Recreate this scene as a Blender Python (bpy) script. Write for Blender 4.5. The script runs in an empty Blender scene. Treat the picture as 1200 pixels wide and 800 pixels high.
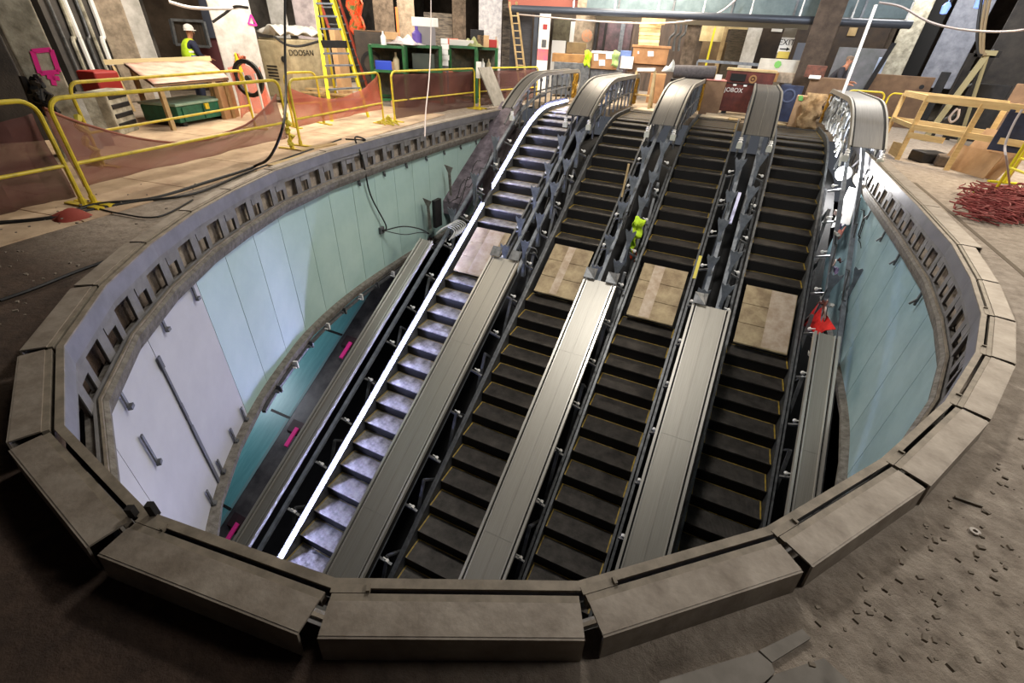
import bpy, math, random
from math import sin, cos, pi, radians, hypot, tan, atan2, sqrt
from mathutils import Vector, Matrix
random.seed(7)
S = bpy.context.scene
COL = S.collection
# ------------------------------------------------------------------ camera
CH = 1.5546
F, PIT, ROLL, YAW = 521.906, radians(34.1008), radians(3.2805), radians(23.1074)
_fw = Vector((-sin(YAW)*cos(PIT), cos(YAW)*cos(PIT), -sin(PIT)))
_rt = Vector((cos(YAW), sin(YAW), 0)); _up = _rt.cross(_fw)
RT = cos(ROLL)*_rt + sin(ROLL)*_up; UP = -sin(ROLL)*_rt + cos(ROLL)*_up; FW = _fw
cam = bpy.data.cameras.new('camera'); co = bpy.data.objects.new('camera', cam); COL.objects.link(co)
cam.sensor_width = 36; cam.lens = F/1200*36; cam.clip_start = .05; cam.clip_end = 200
co.matrix_world = Matrix(((RT.x, UP.x, -FW.x, 0), (RT.y, UP.y, -FW.y, 0), (RT.z, UP.z, -FW.z, CH), (0, 0, 0, 1)))
S.camera = co
# ------------------------------------------------------------------ light and exposure
S.view_settings.view_transform = 'Standard'; S.view_settings.look = 'None'
S.view_settings.gamma = 1; S.view_settings.use_curve_mapping = False
S.view_settings.exposure = 0.0
w = bpy.data.worlds.new('world'); S.world = w; w.use_nodes = True
w.node_tree.nodes['Background'].inputs[0].default_value = (.62, .66, .75, 1)
w.node_tree.nodes['Background'].inputs[1].default_value = .11

def area(name, loc, to, power, size, col, sy=None):
    l = bpy.data.lights.new(name, 'AREA'); l.energy = power; l.color = col; l.size = size
    if sy: l.shape = 'RECTANGLE'; l.size_y = sy
    o = bpy.data.objects.new(name, l); COL.objects.link(o); o.location = loc
    o.rotation_euler = (Vector(to)-Vector(loc)).to_track_quat('-Z', 'Y').to_euler(); return o
def point(name, loc, power, r, col):
    l = bpy.data.lights.new(name, 'POINT'); l.energy = power; l.color = col; l.shadow_soft_size = r
    o = bpy.data.objects.new(name, l); COL.objects.link(o); o.location = loc; return o
WARM = (1, .86, .68); NEUT = (1, .95, .88); COOL = (.84, .9, 1)
area('ceiling_light_left', (-9.5, 7.5, 4.4), (-9.5, 7.6, 0), 430, 2.6, WARM)
area('ceiling_light_far_left', (-10.5, 14.5, 4.3), (-10.5, 14.6, 0), 620, 3, WARM)
area('ceiling_light_landing', (-3.5, 17.5, 4.3), (-3.5, 17.6, 0), 800, 3, WARM)
area('ceiling_light_far', (-5, 23.2, 4.3), (-5, 23.3, 0), 500, 4, NEUT)
area('ceiling_light_far_right', (3.5, 19.5, 4.3), (3.3, 20, 0), 380, 2.5, NEUT)
area('ceiling_light_right', (5.6, 11.5, 4.3), (5.3, 11.3, 0), 560, 2.0, WARM)
area('ceiling_light_well', (-1.8, 6.0, 4.4), (-2.2, 7.0, 0), 370, 1.1, NEUT)
area('ceiling_light_right_near', (4.6, 4.2, 4.3), (2.8, 3.6, 0), 190, 1.4, NEUT)
area('fill_light_back_wall', (-4.5, 13.0, 4.3), (-5.5, 24, .6), 430, 1.0, NEUT)  # added fill, brightens the upright surfaces at the back
area('fill_light_back_left', (-6.5, 8.0, 4.3), (-14, 13, 1.0), 260, 1.0, NEUT)  # added fill aimed at the left columns, no visible fixture
area('fill_light_back_right', (2.5, 12.0, 4.3), (4.5, 22, .8), 300, 1.0, COOL)  # added fill for the right background, no visible fixture
area('lower_level_light', (-9.2, 3.6, -2.75), (-6.6, 4.6, -5), 90, 1.2, COOL)

# ------------------------------------------------------------------ pixel to place
FZ = -.12
def ray(px, py): return (px-600)/F*RT - (py-400)/F*UP + FW
def G(px, py, z=FZ):
    d = ray(px, py); t = (z-CH)/d.z; return Vector((d.x*t, d.y*t, z))
def AT(px, py, D):
    d = ray(px, py); t = D/hypot(d.x, d.y); return Vector((d.x*t, d.y*t, CH+d.z*t))
def ZAT(P, py):
    lo, hi = -6., 8.
    for _ in range(40):
        m = (lo+hi)/2; v = Vector((P[0], P[1], m-CH)); y = 400-F*v.dot(UP)/v.dot(FW)
        if y > py: lo = m
        else: hi = m
    return lo

# ------------------------------------------------------------------ materials
def lin(c):
    return tuple((v/12.92 if v <= .04045 else ((v+.055)/1.055)**2.4) for v in (x/255 for x in c)) + (1,)
MC = {}
def mat(name, c, rough=.7, metal=0, c2=None, sc=4, bump=0, bsc=40, detail=6, emit=0, alpha=1, stretch=None, spec=.5, lo=.35, hi=.65):
    if name in MC: return MC[name]
    m = bpy.data.materials.new(name); m.use_nodes = True; nt = m.node_tree; N = nt.nodes; L = nt.links
    b = N['Principled BSDF']; b.inputs['Roughness'].default_value = rough; b.inputs['Metallic'].default_value = metal
    b.inputs['Base Color'].default_value = lin(c); b.inputs['Specular IOR Level'].default_value = spec
    tc = N.new('ShaderNodeTexCoord'); src = tc.outputs['Object']
    if stretch:
        mp = N.new('ShaderNodeMapping'); mp.inputs['Scale'].default_value = stretch; L.new(src, mp.inputs[0]); src = mp.outputs[0]
    if c2:
        n = N.new('ShaderNodeTexNoise'); n.inputs['Scale'].default_value = sc; n.inputs['Detail'].default_value = detail
        n.inputs['Roughness'].default_value = .65
        L.new(src, n.inputs['Vector']); r = N.new('ShaderNodeValToRGB')
        r.color_ramp.elements[0].position = lo; r.color_ramp.elements[1].position = hi
        r.color_ramp.elements[0].color = lin(c); r.color_ramp.elements[1].color = lin(c2)
        L.new(n.outputs['Fac'], r.inputs[0]); L.new(r.outputs[0], b.inputs['Base Color'])
    if bump:
        n = N.new('ShaderNodeTexNoise'); n.inputs['Scale'].default_value = bsc; n.inputs['Detail'].default_value = 5
        L.new(src, n.inputs['Vector']); bp = N.new('ShaderNodeBump'); bp.inputs['Strength'].default_value = bump; bp.inputs['Distance'].default_value = .02
        L.new(n.outputs['Fac'], bp.inputs['Height']); L.new(bp.outputs[0], b.inputs['Normal'])
    if emit:
        b.inputs['Emission Color'].default_value = lin(c); b.inputs['Emission Strength'].default_value = emit
    if alpha < 1: b.inputs['Alpha'].default_value = alpha
    MC[name] = m; return m

steel = mat('brushed_steel', (164, 161, 153), .48, .55, (152, 149, 141), 3, .02, 60, stretch=(40, .6, .6))
newel_s = mat('dull_newel_steel', (128, 125, 120), .4, .5, (112, 110, 106), 3, .02, 60, stretch=(30, .6, .6))
rail_s = mat('bright_rail_steel', (196, 193, 186), .35, .6)
steel_d = mat('grey_galvanised_steel', (118, 120, 122), .5, .6, (84, 86, 88), 9)
steel_b = mat('blue_grey_primer_steel', (126, 132, 140), .6, .2, (92, 98, 106), 7)
steel_k = mat('black_steel', (24, 24, 27), .55, .3, (40, 38, 38), 8)
fascia_m = mat('satin_grey_fascia', (128, 128, 134), .5, .3, (108, 108, 114), 3)
cap_m = mat('dusty_taupe_metal', (158, 149, 138), .55, .25, (124, 114, 103), 5, .1, 30)
lip_m = mat('dusty_metal_lip', (146, 136, 122), .6, .2, (112, 104, 92), 9)
ledge_m = mat('dusty_brown_ledge', (120, 116, 110), .8, .1, (82, 77, 70), 14, .3)
black_m = mat('matt_black', (10, 10, 11), .8)
void_m = mat('dark_shaft', (18, 16, 17), .95, 0, (30, 27, 28), 2)
dustp = mat('dusty_lilac_concrete', (120, 110, 118), .9, 0, (78, 70, 76), 5, .4, 20)
white_m = mat('white_paint', (222, 222, 220), .5)
whitep = mat('white_protective_panel', (188, 190, 200), .55, 0, (174, 176, 188), 1.2)
conc = mat('stripped_concrete', (182, 178, 162), .9, 0, (120, 116, 102), 5, .5, 18)
conc_w = mat('whitewashed_concrete', (208, 206, 202), .85, 0, (170, 168, 162), 4, .2)
conc_b = mat('brown_concrete', (112, 98, 84), .9, 0, (70, 60, 50), 6, .5, 18)
conc_t = mat('tan_concrete', (176, 160, 140), .9, 0, (128, 116, 100), 6, .4, 18)
dark_w = mat('dark_grimy_wall', (44, 43, 44), .9, 0, (74, 70, 66), 1.6, .3)
brown_w = mat('brown_grimy_wall', (66, 56, 48), .9, 0, (104, 92, 80), 1.2, .3)
yel = mat('yellow_powder_coat', (214, 190, 48), .5, .0, (158, 140, 50), 10, lo=.45, hi=.75)
yel2 = mat('bright_yellow_fibreglass', (226, 214, 40), .45)
red_m = mat('red_paint', (150, 34, 30), .5)
redb = mat('maroon_tool_box_paint', (106, 50, 42), .5, .1, (78, 38, 34), 6)
green_m = mat('green_box_paint', (34, 108, 80), .5, 0, (22, 76, 58), 6)
green2 = mat('green_frame_paint', (36, 100, 56), .5, 0, (26, 72, 42), 6)
wood = mat('pine_wood', (232, 202, 142), .7, 0, (212, 176, 118), 3, .1, stretch=(1, 1, 8))
wood2 = mat('old_lumber', (196, 172, 128), .8, 0, (160, 136, 96), 4)
ply = mat('dusty_plywood', (172, 156, 124), .8, 0, (124, 106, 82), 3.2, .15)
ply_b = mat('brown_plywood', (132, 104, 78), .75, 0, (104, 80, 60), 3)
card = mat('brown_cardboard', (192, 156, 116), .85, 0, (172, 136, 98), 4)
card_o = mat('orange_brown_crate', (168, 124, 82), .7, 0, (138, 98, 62), 3)
cream = mat('cream_machine_paint', (186, 172, 140), .6, .1, (150, 138, 110), 5)
blue_m = mat('blue_plastic', (40, 70, 190), .5)
navy = mat('dark_blue_paint', (52, 62, 92), .6, 0, (36, 42, 64), 5)
purple = mat('purple_plastic', (96, 76, 160), .5)
rubber = mat('black_rubber', (14, 14, 15), .6)
rope_m = mat('white_rope', (196, 186, 184), .8)
pink_p = mat('pink_spray_paint', (236, 46, 150), .7)
orange_p = mat('orange_spray_paint', (236, 120, 60), .7)
green_p = mat('green_spray_paint', (118, 184, 96), .7)
hiv = mat('hi_vis_yellow_cloth', (196, 232, 40), .8, 0, (160, 196, 30), 9)
orange_m = mat('orange_fabric', (236, 92, 44), .7, 0, (206, 60, 30), 6)
redf = mat('red_flag_cloth', (228, 36, 30), .7, 0, (176, 20, 22), 5)
skin = mat('skin', (188, 132, 104), .55)
cloth_n = mat('navy_cloth', (36, 42, 66), .85)
paper = mat('white_paper', (228, 228, 226), .8)
greyplate = mat('grey_ribbed_plate', (150, 146, 138), .6, .4, (124, 120, 112), 6)
roll_m = mat('grey_carpet', (86, 82, 84), .9, 0, (66, 62, 64), 14)
clear_p = mat('crumpled_plastic_film', (206, 208, 206), .55, 0, (160, 162, 158), 9, .6, 20)
gold = mat('golden_wire_insulation', (190, 146, 40), .45, .3, (120, 84, 20), 18)

def ramp_ground():
    m = bpy.data.materials.new('dusty_construction_slab'); m.use_nodes = True; nt = m.node_tree; N = nt.nodes; L = nt.links
    b = N['Principled BSDF']; b.inputs['Roughness'].default_value = .92
    tc = N.new('ShaderNodeTexCoord')
    def noise(s, d=8):
        n = N.new('ShaderNodeTexNoise'); n.inputs['Scale'].default_value = s; n.inputs['Detail'].default_value = d; n.inputs['Roughness'].default_value = .7
        L.new(tc.outputs['Object'], n.inputs['Vector']); return n
    def ramp(src, p0, c0, p1, c1):
        r = N.new('ShaderNodeValToRGB'); r.color_ramp.elements[0].position = p0; r.color_ramp.elements[1].position = p1
        r.color_ramp.elements[0].color = c0; r.color_ramp.elements[1].color = c1; L.new(src, r.inputs[0]); return r
    def mix(f, a, c):
        x = N.new('ShaderNodeMix'); x.data_type = 'RGBA'; L.new(f, x.inputs[0]); L.new(a, x.inputs[6]); L.new(c, x.inputs[7]); return x.outputs[2]
    fine = ramp(noise(9, 12).outputs['Fac'], .3, lin((120, 108, 96)), .7, lin((172, 160, 146)))
    shaded_earth = ramp(noise(7, 12).outputs['Fac'], .3, lin((50, 38, 31)), .7, lin((84, 66, 54)))
    sep = N.new('ShaderNodeSeparateXYZ'); L.new(tc.outputs['Object'], sep.inputs[0])
    # brown dirt darkened with painted-in shade over the near left slab, pale dust beyond
    ml = N.new('ShaderNodeMath'); ml.operation = 'MULTIPLY_ADD'; ml.inputs[1].default_value = .5; L.new(sep.outputs['X'], ml.inputs[0])
    my = N.new('ShaderNodeMath'); my.operation = 'MULTIPLY'; my.inputs[1].default_value = .45; L.new(sep.outputs['Y'], my.inputs[0]); L.new(my.outputs[0], ml.inputs[2])
    nn = N.new('ShaderNodeMath'); nn.operation = 'MULTIPLY_ADD'; nn.inputs[1].default_value = .8; L.new(noise(1.2).outputs['Fac'], nn.inputs[0]); L.new(ml.outputs[0], nn.inputs[2])
    abs_ = ramp(nn.outputs[0], .25, (0, 0, 0, 1), .95, (1, 1, 1, 1))
    far = ramp(my.outputs[0], .6, (0, 0, 0, 1), 1.0, (1, 1, 1, 1))
    mx = N.new('ShaderNodeMath'); mx.operation = 'MAXIMUM'; L.new(abs_.outputs[0], mx.inputs[0]); L.new(far.outputs[0], mx.inputs[1])
    c = mix(mx.outputs[0], shaded_earth.outputs[0], fine.outputs[0])
    L.new(c, b.inputs['Base Color'])
    bp = N.new('ShaderNodeBump'); bp.inputs['Strength'].default_value = .7; bp.inputs['Distance'].default_value = .02
    L.new(noise(22, 10).outputs['Fac'], bp.inputs['Height']); L.new(bp.outputs[0], b.inputs['Normal'])
    return m
ground_m = ramp_ground()

def film_mat(name, c, c2, seam):
    m = mat(name, c, .32, 0, c2, 1.3, .06, 3); return m
teal = film_mat('pale_teal_glass', (164, 190, 184), (150, 178, 174), 0)
tealb = film_mat('blue_teal_filmed_glass', (150, 178, 186), (122, 152, 162), 0)
aqua = mat('aqua_cladding', (118, 186, 192), .35, 0, (100, 170, 178), 2, stretch=(8, 1, 1))
greyc = mat('grey_mottled_cladding', (98, 96, 98), .3, .2, (60, 58, 62), 3)  # grey band mottled by noise between two tones
maroon = mat('dark_maroon_beam', (58, 28, 36), .6, 0, (36, 20, 26), 4)

def step_mat():
    m = bpy.data.materials.new('ribbed_charcoal_step'); m.use_nodes = True; nt = m.node_tree; N = nt.nodes; L = nt.links
    b = N['Principled BSDF']; b.inputs['Roughness'].default_value = .45; b.inputs['Metallic'].default_value = .35
    tc = N.new('ShaderNodeTexCoord'); sp = N.new('ShaderNodeSeparateXYZ'); L.new(tc.outputs['Object'], sp.inputs[0])
    mu = N.new('ShaderNodeMath'); mu.operation = 'MULTIPLY'; mu.inputs[1].default_value = 2*pi/.0145; L.new(sp.outputs['X'], mu.inputs[0])
    si = N.new('ShaderNodeMath'); si.operation = 'SINE'; L.new(mu.outputs[0], si.inputs[0])
    bp = N.new('ShaderNodeBump'); bp.inputs['Strength'].default_value = .5; bp.inputs['Distance'].default_value = .004; L.new(si.outputs[0], bp.inputs['Height']); L.new(bp.outputs[0], b.inputs['Normal'])
    n = N.new('ShaderNodeTexNoise'); n.inputs['Scale'].default_value = 5; n.inputs['Detail'].default_value = 8; n.inputs['Roughness'].default_value = .7
    g = N.new('ShaderNodeNewGeometry'); L.new(g.outputs['Position'], n.inputs['Vector'])
    r = N.new('ShaderNodeValToRGB'); r.color_ramp.elements[0].position = .35; r.color_ramp.elements[1].position = .75
    r.color_ramp.elements[0].color = lin((52, 49, 46)); r.color_ramp.elements[1].color = lin((92, 87, 82)); L.new(n.outputs['Fac'], r.inputs[0]); L.new(r.outputs[0], b.inputs['Base Color'])
    return m
step_m = step_mat()
step_dusty_lit = mat('dusty_led_lit_step', (96, 94, 92), .5, .2, (176, 172, 166), 6, .2, 60)  # dusty treads, coloured paler to stand in for LED light on them
riser_m = mat('black_ribbed_riser', (26, 25, 26), .5, .3)
yline = mat('yellow_step_demarcation', (176, 146, 44), .6, 0, (120, 102, 50), 12)

# ------------------------------------------------------------------ mesh builder
class MB:
    def __init__(s): s.v = []; s.f = []; s.m = []
    def add(s, vs, fs, mi=0):
        k = len(s.v); s.v += [tuple(v) for v in vs]; s.f += [tuple(i+k for i in f) for f in fs]; s.m += [mi]*len(fs); return s
    def box(s, c, d, rz=0, rx=0, ry=0, mi=0):
        R = Matrix.Rotation(rz, 3, 'Z') @ Matrix.Rotation(ry, 3, 'Y') @ Matrix.Rotation(rx, 3, 'X')
        vs = [Vector(c)+R @ Vector((x*d[0]/2, y*d[1]/2, z*d[2]/2)) for x in (-1, 1) for y in (-1, 1) for z in (-1, 1)]
        return s.add(vs, [(0, 1, 3, 2), (4, 6, 7, 5), (0, 4, 5, 1), (2, 3, 7, 6), (0, 2, 6, 4), (1, 5, 7, 3)], mi)
    def hexa(s, b, t, mi=0):       # bottom quad, top quad
        return s.add(list(b)+list(t), [(3, 2, 1, 0), (4, 5, 6, 7), (0, 1, 5, 4), (1, 2, 6, 5), (2, 3, 7, 6), (3, 0, 4, 7)], mi)
    def bar(s, p, q, w, h, mi=0, up=(0, 0, 1)):
        p, q = Vector(p), Vector(q); d = (q-p).normalized(); u = Vector(up)
        if abs(d.dot(u)) > .98: u = Vector((0, 1, 0))
        a = d.cross(u).normalized()*w/2; b = a.cross(d).normalized()*h/2
        return s.hexa([p-a-b, p+a-b, p+a+b, p-a+b], [q-a-b, q+a-b, q+a+b, q-a+b], mi)
    def tube(s, pts, r, n=8, mi=0, cap=True):
        pts = [Vector(p) for p in pts]; k = len(s.v); prev = None
        rr = r if isinstance(r, (list, tuple)) else [r]*len(pts)
        for i, p in enumerate(pts):
            d = (pts[min(i+1, len(pts)-1)]-pts[max(i-1, 0)]).normalized()
            if prev is None:
                u = Vector((0, 0, 1)) if abs(d.z) < .9 else Vector((1, 0, 0)); a = d.cross(u).normalized()
            else: a = (prev-d*prev.dot(d)).normalized()
            prev = a; b = d.cross(a)
            for j in range(n):
                t = 2*pi*j/n; s.v.append(tuple(p+rr[i]*(cos(t)*a+sin(t)*b)))
        for i in range(len(pts)-1):
            for j in range(n):
                s.f.append((k+i*n+j, k+i*n+(j+1) % n, k+(i+1)*n+(j+1) % n, k+(i+1)*n+j)); s.m.append(mi)
        if cap:
            s.f.append(tuple(k+j for j in range(n))[::-1]); s.f.append(tuple(k+(len(pts)-1)*n+j for j in range(n))); s.m += [mi, mi]
        return s
    def sweep(s, sec, path, closed=True, mi=0, cap=True):   # path: list of (origin, xaxis, yaxis); sec: (u,v)
        k = len(s.v); n = len(sec)
        for o, a, b in path:
            for u, v in sec: s.v.append(tuple(Vector(o)+Vector(a)*u+Vector(b)*v))
        for i in range(len(path)-1):
            for j in range(n if closed else n-1):
                s.f.append((k+i*n+j, k+i*n+(j+1) % n, k+(i+1)*n+(j+1) % n, k+(i+1)*n+j)); s.m.append(mi)
        if closed and cap:
            s.f.append(tuple(k+j for j in range(n))[::-1]); s.f.append(tuple(k+(len(path)-1)*n+j for j in range(n))); s.m += [mi, mi]
        return s
    def lathe(s, c, prof, n=16, mi=0, axis=None):
        k = len(s.v); M = Matrix.Identity(3) if axis is None else Vector((0, 0, 1)).rotation_difference(Vector(axis)).to_matrix()
        for r, z in prof:
            for j in range(n):
                t = 2*pi*j/n; s.v.append(tuple(Vector(c)+M @ Vector((r*cos(t), r*sin(t), z))))
        for i in range(len(prof)-1):
            for j in range(n):
                s.f.append((k+i*n+j, k+i*n+(j+1) % n, k+(i+1)*n+(j+1) % n, k+(i+1)*n+j)); s.m.append(mi)
        if len(prof) == 4 and abs(prof[0][0]-prof[3][0]) < 1e-6 and prof[0][0] > 0:      # a ring: close it on itself
            for j in range(n):
                s.f.append((k+3*n+j, k+3*n+(j+1) % n, k+(j+1) % n, k+j)); s.m.append(mi)
            return s
        s.f.append(tuple(k+j for j in range(n))[::-1]); s.f.append(tuple(k+(len(prof)-1)*n+j for j in range(n))); s.m += [mi, mi]
        return s
    def plate(s, poly, nrm, th, mi=0):    # polygon of 3d points thickened along nrm
        n = len(poly); nv = Vector(nrm).normalized()*th; k = len(s.v)
        s.v += [tuple(Vector(p)) for p in poly]+[tuple(Vector(p)+nv) for p in poly]
        s.f.append(tuple(range(k+n-1, k-1, -1))); s.f.append(tuple(range(k+n, k+2*n)))
        for i in range(n): s.f.append((k+i, k+(i+1) % n, k+n+(i+1) % n, k+n+i))
        s.m += [mi]*(n+2); return s
    def grid(s, fn, nu, nv, th=0, mi=0):
        k = len(s.v)
        for i in range(nu+1):
            for j in range(nv+1): s.v.append(tuple(fn(i/nu, j/nv)))
        for i in range(nu):
            for j in range(nv):
                a = k+i*(nv+1)+j; s.f.append((a, a+1, a+nv+2, a+nv+1)); s.m.append(mi)
        return s
    def build(s, name, mats, parent=None, smooth=False, bevel=0, solid=0, origin=None):
        me = bpy.data.meshes.new(name); org = parent.location if parent is not None and origin is None else (origin or Vector((0, 0, 0)))
        org = Vector(WL.get(parent, (0, 0, 0))) if parent is not None else Vector(origin or (0, 0, 0))
        loc = Vector((0, 0, 0))
        if origin is not None:
            loc = Vector(origin) - (Vector(WL[parent]) if parent is not None else Vector((0, 0, 0))); sub = Vector(origin)
        else: sub = org
        me.from_pydata([(a-sub.x, b-sub.y, c-sub.z) for a, b, c in s.v], [], s.f)
        if not isinstance(mats, (list, tuple)): mats = [mats]
        for m in mats: me.materials.append(m)
        me.polygons.foreach_set('material_index', s.m)
        me.validate(); me.update()
        import bmesh
        bm = bmesh.new(); bm.from_mesh(me); bmesh.ops.recalc_face_normals(bm, faces=bm.faces); bm.to_mesh(me); bm.free()
        if smooth:
            me.polygons.foreach_set('use_smooth', [True]*len(me.polygons))
            try: me.set_sharp_from_angle(angle=radians(40))
            except Exception: pass
        o = bpy.data.objects.new(name, me); COL.objects.link(o); o.location = loc
        if parent is not None: o.parent = parent
        WL[o] = tuple(sub) if origin is not None or parent is None else tuple(org)
        if parent is not None and origin is None: WL[o] = tuple(org)
        if bevel:
            b = o.modifiers.new('bevel', 'BEVEL'); b.width = bevel; b.segments = 2; b.limit_method = 'ANGLE'
        if solid:
            b = o.modifiers.new('solid', 'SOLIDIFY'); b.thickness = solid
        return o
WL = {}
def thing(name, label, cat, loc=(0, 0, 0), group=None):
    o = bpy.data.objects.new(name, None); COL.objects.link(o); o.location = loc; o.empty_display_size = .1
    WL[o] = tuple(loc); o['label'] = label; o['category'] = cat
    if group: o['group'] = group
    return o
def tag(o, label, cat, group=None, kind=None):
    o['label'] = label; o['category'] = cat
    if group: o['group'] = group
    if kind: o['kind'] = kind
    return o
def struct(o): o['kind'] = 'structure'; return o
def copy_tree(o, parent=None):
    c = o.copy(); COL.objects.link(c)
    if parent: c.parent = parent
    for ch in list(o.children): copy_tree(ch, c)
    return c
def text_mesh(txt, size, M, name, m, parent, extrude=.003):
    cu = bpy.data.curves.new('t', 'FONT'); cu.body = txt; cu.size = size; cu.extrude = extrude; cu.align_x = 'CENTER'; cu.align_y = 'CENTER'
    t = bpy.data.objects.new('t', cu); COL.objects.link(t); dg = bpy.context.evaluated_depsgraph_get()
    me = bpy.data.meshes.new_from_object(t.evaluated_get(dg)); bpy.data.objects.remove(t); me.materials.clear(); me.materials.append(m)
    org = Vector(WL[parent]); me.transform(M); me.transform(Matrix.Translation(-org)); me.name = name
    o = bpy.data.objects.new(name, me); COL.objects.link(o); o.parent = parent; WL[o] = tuple(org); return o
def frame(origin, xdir, zdir=(0, 0, 1)):   # text facing -y of a frame whose x is xdir
    x = Vector(xdir).normalized(); z = Vector(zdir).normalized(); n = x.cross(z).normalized()
    z = n.cross(x).normalized()
    return Matrix(((x.x, z.x, n.x, origin[0]), (x.y, z.y, n.y, origin[1]), (x.z, z.z, n.z, origin[2]), (0, 0, 0, 1)))
def catmull(P, n=8):
    out = []
    for i in range(len(P)-1):
        p0 = P[max(i-1, 0)]; p1 = P[i]; p2 = P[i+1]; p3 = P[min(i+2, len(P)-1)]
        for k in range(n):
            t = k/n
            out.append(tuple(.5*((2*b)+(-a+c)*t+(2*a-5*b+4*c-d)*t*t+(-a+3*b-3*c+d)*t**3) for a, b, c, d in zip(p0, p1, p2, p3)))
    out.append(tuple(P[-1])); return out
# ------------------------------------------------------------------ opening outline (inner edge of the curb), far left -> near -> far right
RIM = [(-5.82, 13.4), (-5.84, 11.0), (-5.84, 9.18), (-5.74, 6.94), (-5.6, 5.43), (-5.33, 4.2), (-4.99, 3.34), (-4.66, 2.65), (-4.23, 1.96), (-3.74, 1.34),
       (-3.15, .80), (-2.43, .45), (-1.64, .34), (-.81, .46), (-.04, .83), (.58, 1.38), (1.09, 2.04), (1.52, 2.73), (1.88, 3.47), (2.13, 4.19),
       (2.30, 5.0), (2.44, 6.03), (2.5, 7.67), (2.53, 9.92), (2.58, 11.8), (2.62, 13.4)]
NR = len(RIM)
def onorm(i):
    a = Vector(RIM[max(i-1, 0)]+(0,)); b = Vector(RIM[min(i+1, NR-1)]+(0,)); d = (b-a).normalized(); return Vector((d.y, -d.x, 0))*1
# orientation: walking left->near->right, the outside is to the right-hand side
def off(i, d, z=0):
    n = onorm(i); c = 1
    if 0 < i < NR-1:
        a = (Vector(RIM[i]+(0,))-Vector(RIM[i-1]+(0,))).normalized(); m = Vector((a.y, -a.x, 0)); c = max(.6, m.dot(n))
    p = Vector(RIM[i]+(0,))-n*(d/c)*SGN; p.z = z; return p
SGN = 1
_c = Vector((-1.6, 6, 0))
if (off(12, .5)-_c).length < (off(12, 0)-_c).length: SGN = -1
# positive d = outwards
# ---- floor slab with the hole
hole = [off(i, .06, FZ) for i in range(NR)]
def ring_floor():
    m = MB(); bx0, bx1, by0, by1 = -26, 14, -4, 34
    import bmesh
    # fans of quads from the hole outline to an outer box outline
    outer = []
    for p in hole:
        d = Vector((p.x+1.6, p.y-6, 0)); t = 1e9
        if d.x > 1e-6: t = min(t, (bx1+1.6)/d.x)
        if d.x < -1e-6: t = min(t, (bx0+1.6)/d.x)
        if d.y > 1e-6: t = min(t, (by1-6)/d.y)
        if d.y < -1e-6: t = min(t, (by0-6)/d.y)
        outer.append(Vector((-1.6+d.x*t, 6+d.y*t, FZ)))
    n = len(hole)
    for i in range(n-1):
        a, b, c, d = hole[i], hole[i+1], outer[i+1], outer[i]
        m.add([a, b, c, d], [(0, 1, 2, 3)])
        # slab edge around the hole
        m.add([a, b, b-Vector((0, 0, .35)), a-Vector((0, 0, .35))], [(0, 1, 2, 3)])
    # box corners left out by the fans
    def side(p):
        return 'l' if abs(p.x-bx0) < 1e-3 else 'r' if abs(p.x-bx1) < 1e-3 else 'b' if abs(p.y-by0) < 1e-3 else 't'
    for i in range(n-1):
        s0, s1 = side(outer[i]), side(outer[i+1])
        if s0 != s1:
            cx = bx0 if 'l' in (s0, s1) else bx1; cy = by0 if 'b' in (s0, s1) else by1
            m.add([outer[i], outer[i+1], (cx, cy, FZ)], [(0, 1, 2)])
    # beyond the landing
    y = hole[0].y
    m.add([hole[0], (hole[0].x, LY, FZ), (hole[-1].x, LY, FZ), hole[-1]], [])
    m.add([(hole[0].x, LY, FZ), (hole[-1].x, LY, FZ), outer[-1], (bx1, by1, FZ), (bx0, by1, FZ), outer[0]], [(0, 1, 2, 3, 4, 5)])
    m.add([hole[0], (hole[0].x, LY, FZ), outer[0]], [(0, 1, 2)]); m.add([hole[-1], (hole[-1].x, LY, FZ), outer[-1]], [(0, 1, 2)])
    return struct(m.build('floor', ground_m))
LY = 14.5
ring_floor()
# landing plate slab between the newels, at finished floor level
mm = MB(); mm.box((-1.6, 17.6, -.1), (9.2, 6.2, .2)); struct(mm.build('trim_1', mat('landing_slab', (150, 134, 112), .85, 0, (112, 98, 82), 3, .3)))

# ---- curb covers, inner angles, fascia
slot_m = mat('pale_grey_slot_frame', (122, 121, 122), .6, .1, (96, 95, 96), 6)
SEG = [(i, i+1) for i in range(NR-1)]
curb_lab = {
 0: 'far-left end length of metal curb beside the first escalator newel', 1: 'long far-left length of metal curb beyond the grey leaning plate',
 2: 'far-left length of metal curb in front of the green frames', 3: 'left length of metal curb in front of the yellow ladder',
 4: 'left length of metal curb where the black cable drops into the well', 5: 'left length of metal curb next beyond the dirt path bend',
 6: 'upper-left metal curb cover beside the black floor cables', 7: 'upper-left metal curb cover just past the barrier foot',
 8: 'left metal curb cover above the first white wall panel', 9: 'left metal curb cover bordering the dark floor',
 10: 'leftmost dusty metal curb cover, standing nearly upright in view', 11: 'lower-left metal curb cover next to the leftmost one',
 12: 'long dusty metal curb cover at the lower left, shaded outside face', 13: 'nearest metal curb cover, level along the bottom centre',
 14: 'near metal curb cover right of the bottom centre one, striped light on it', 15: 'lower-right metal curb cover below the fourth escalator',
 16: 'right metal curb cover with grit scattered on it', 17: 'right metal curb cover with a bright reflection on its outer edge',
 18: 'rightmost short metal curb cover at mid height', 19: 'right metal curb cover just above the rightmost one, open slot beside it',
 20: 'right metal curb cover where the pale flush strip starts', 21: 'long pale curb strip flush with the slab at the right',
 22: 'right pale curb strip below the cardboard sheets', 23: 'far-right curb strip beside the work light', 24: 'far-right end of curb strip behind the rightmost newel'}
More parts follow.
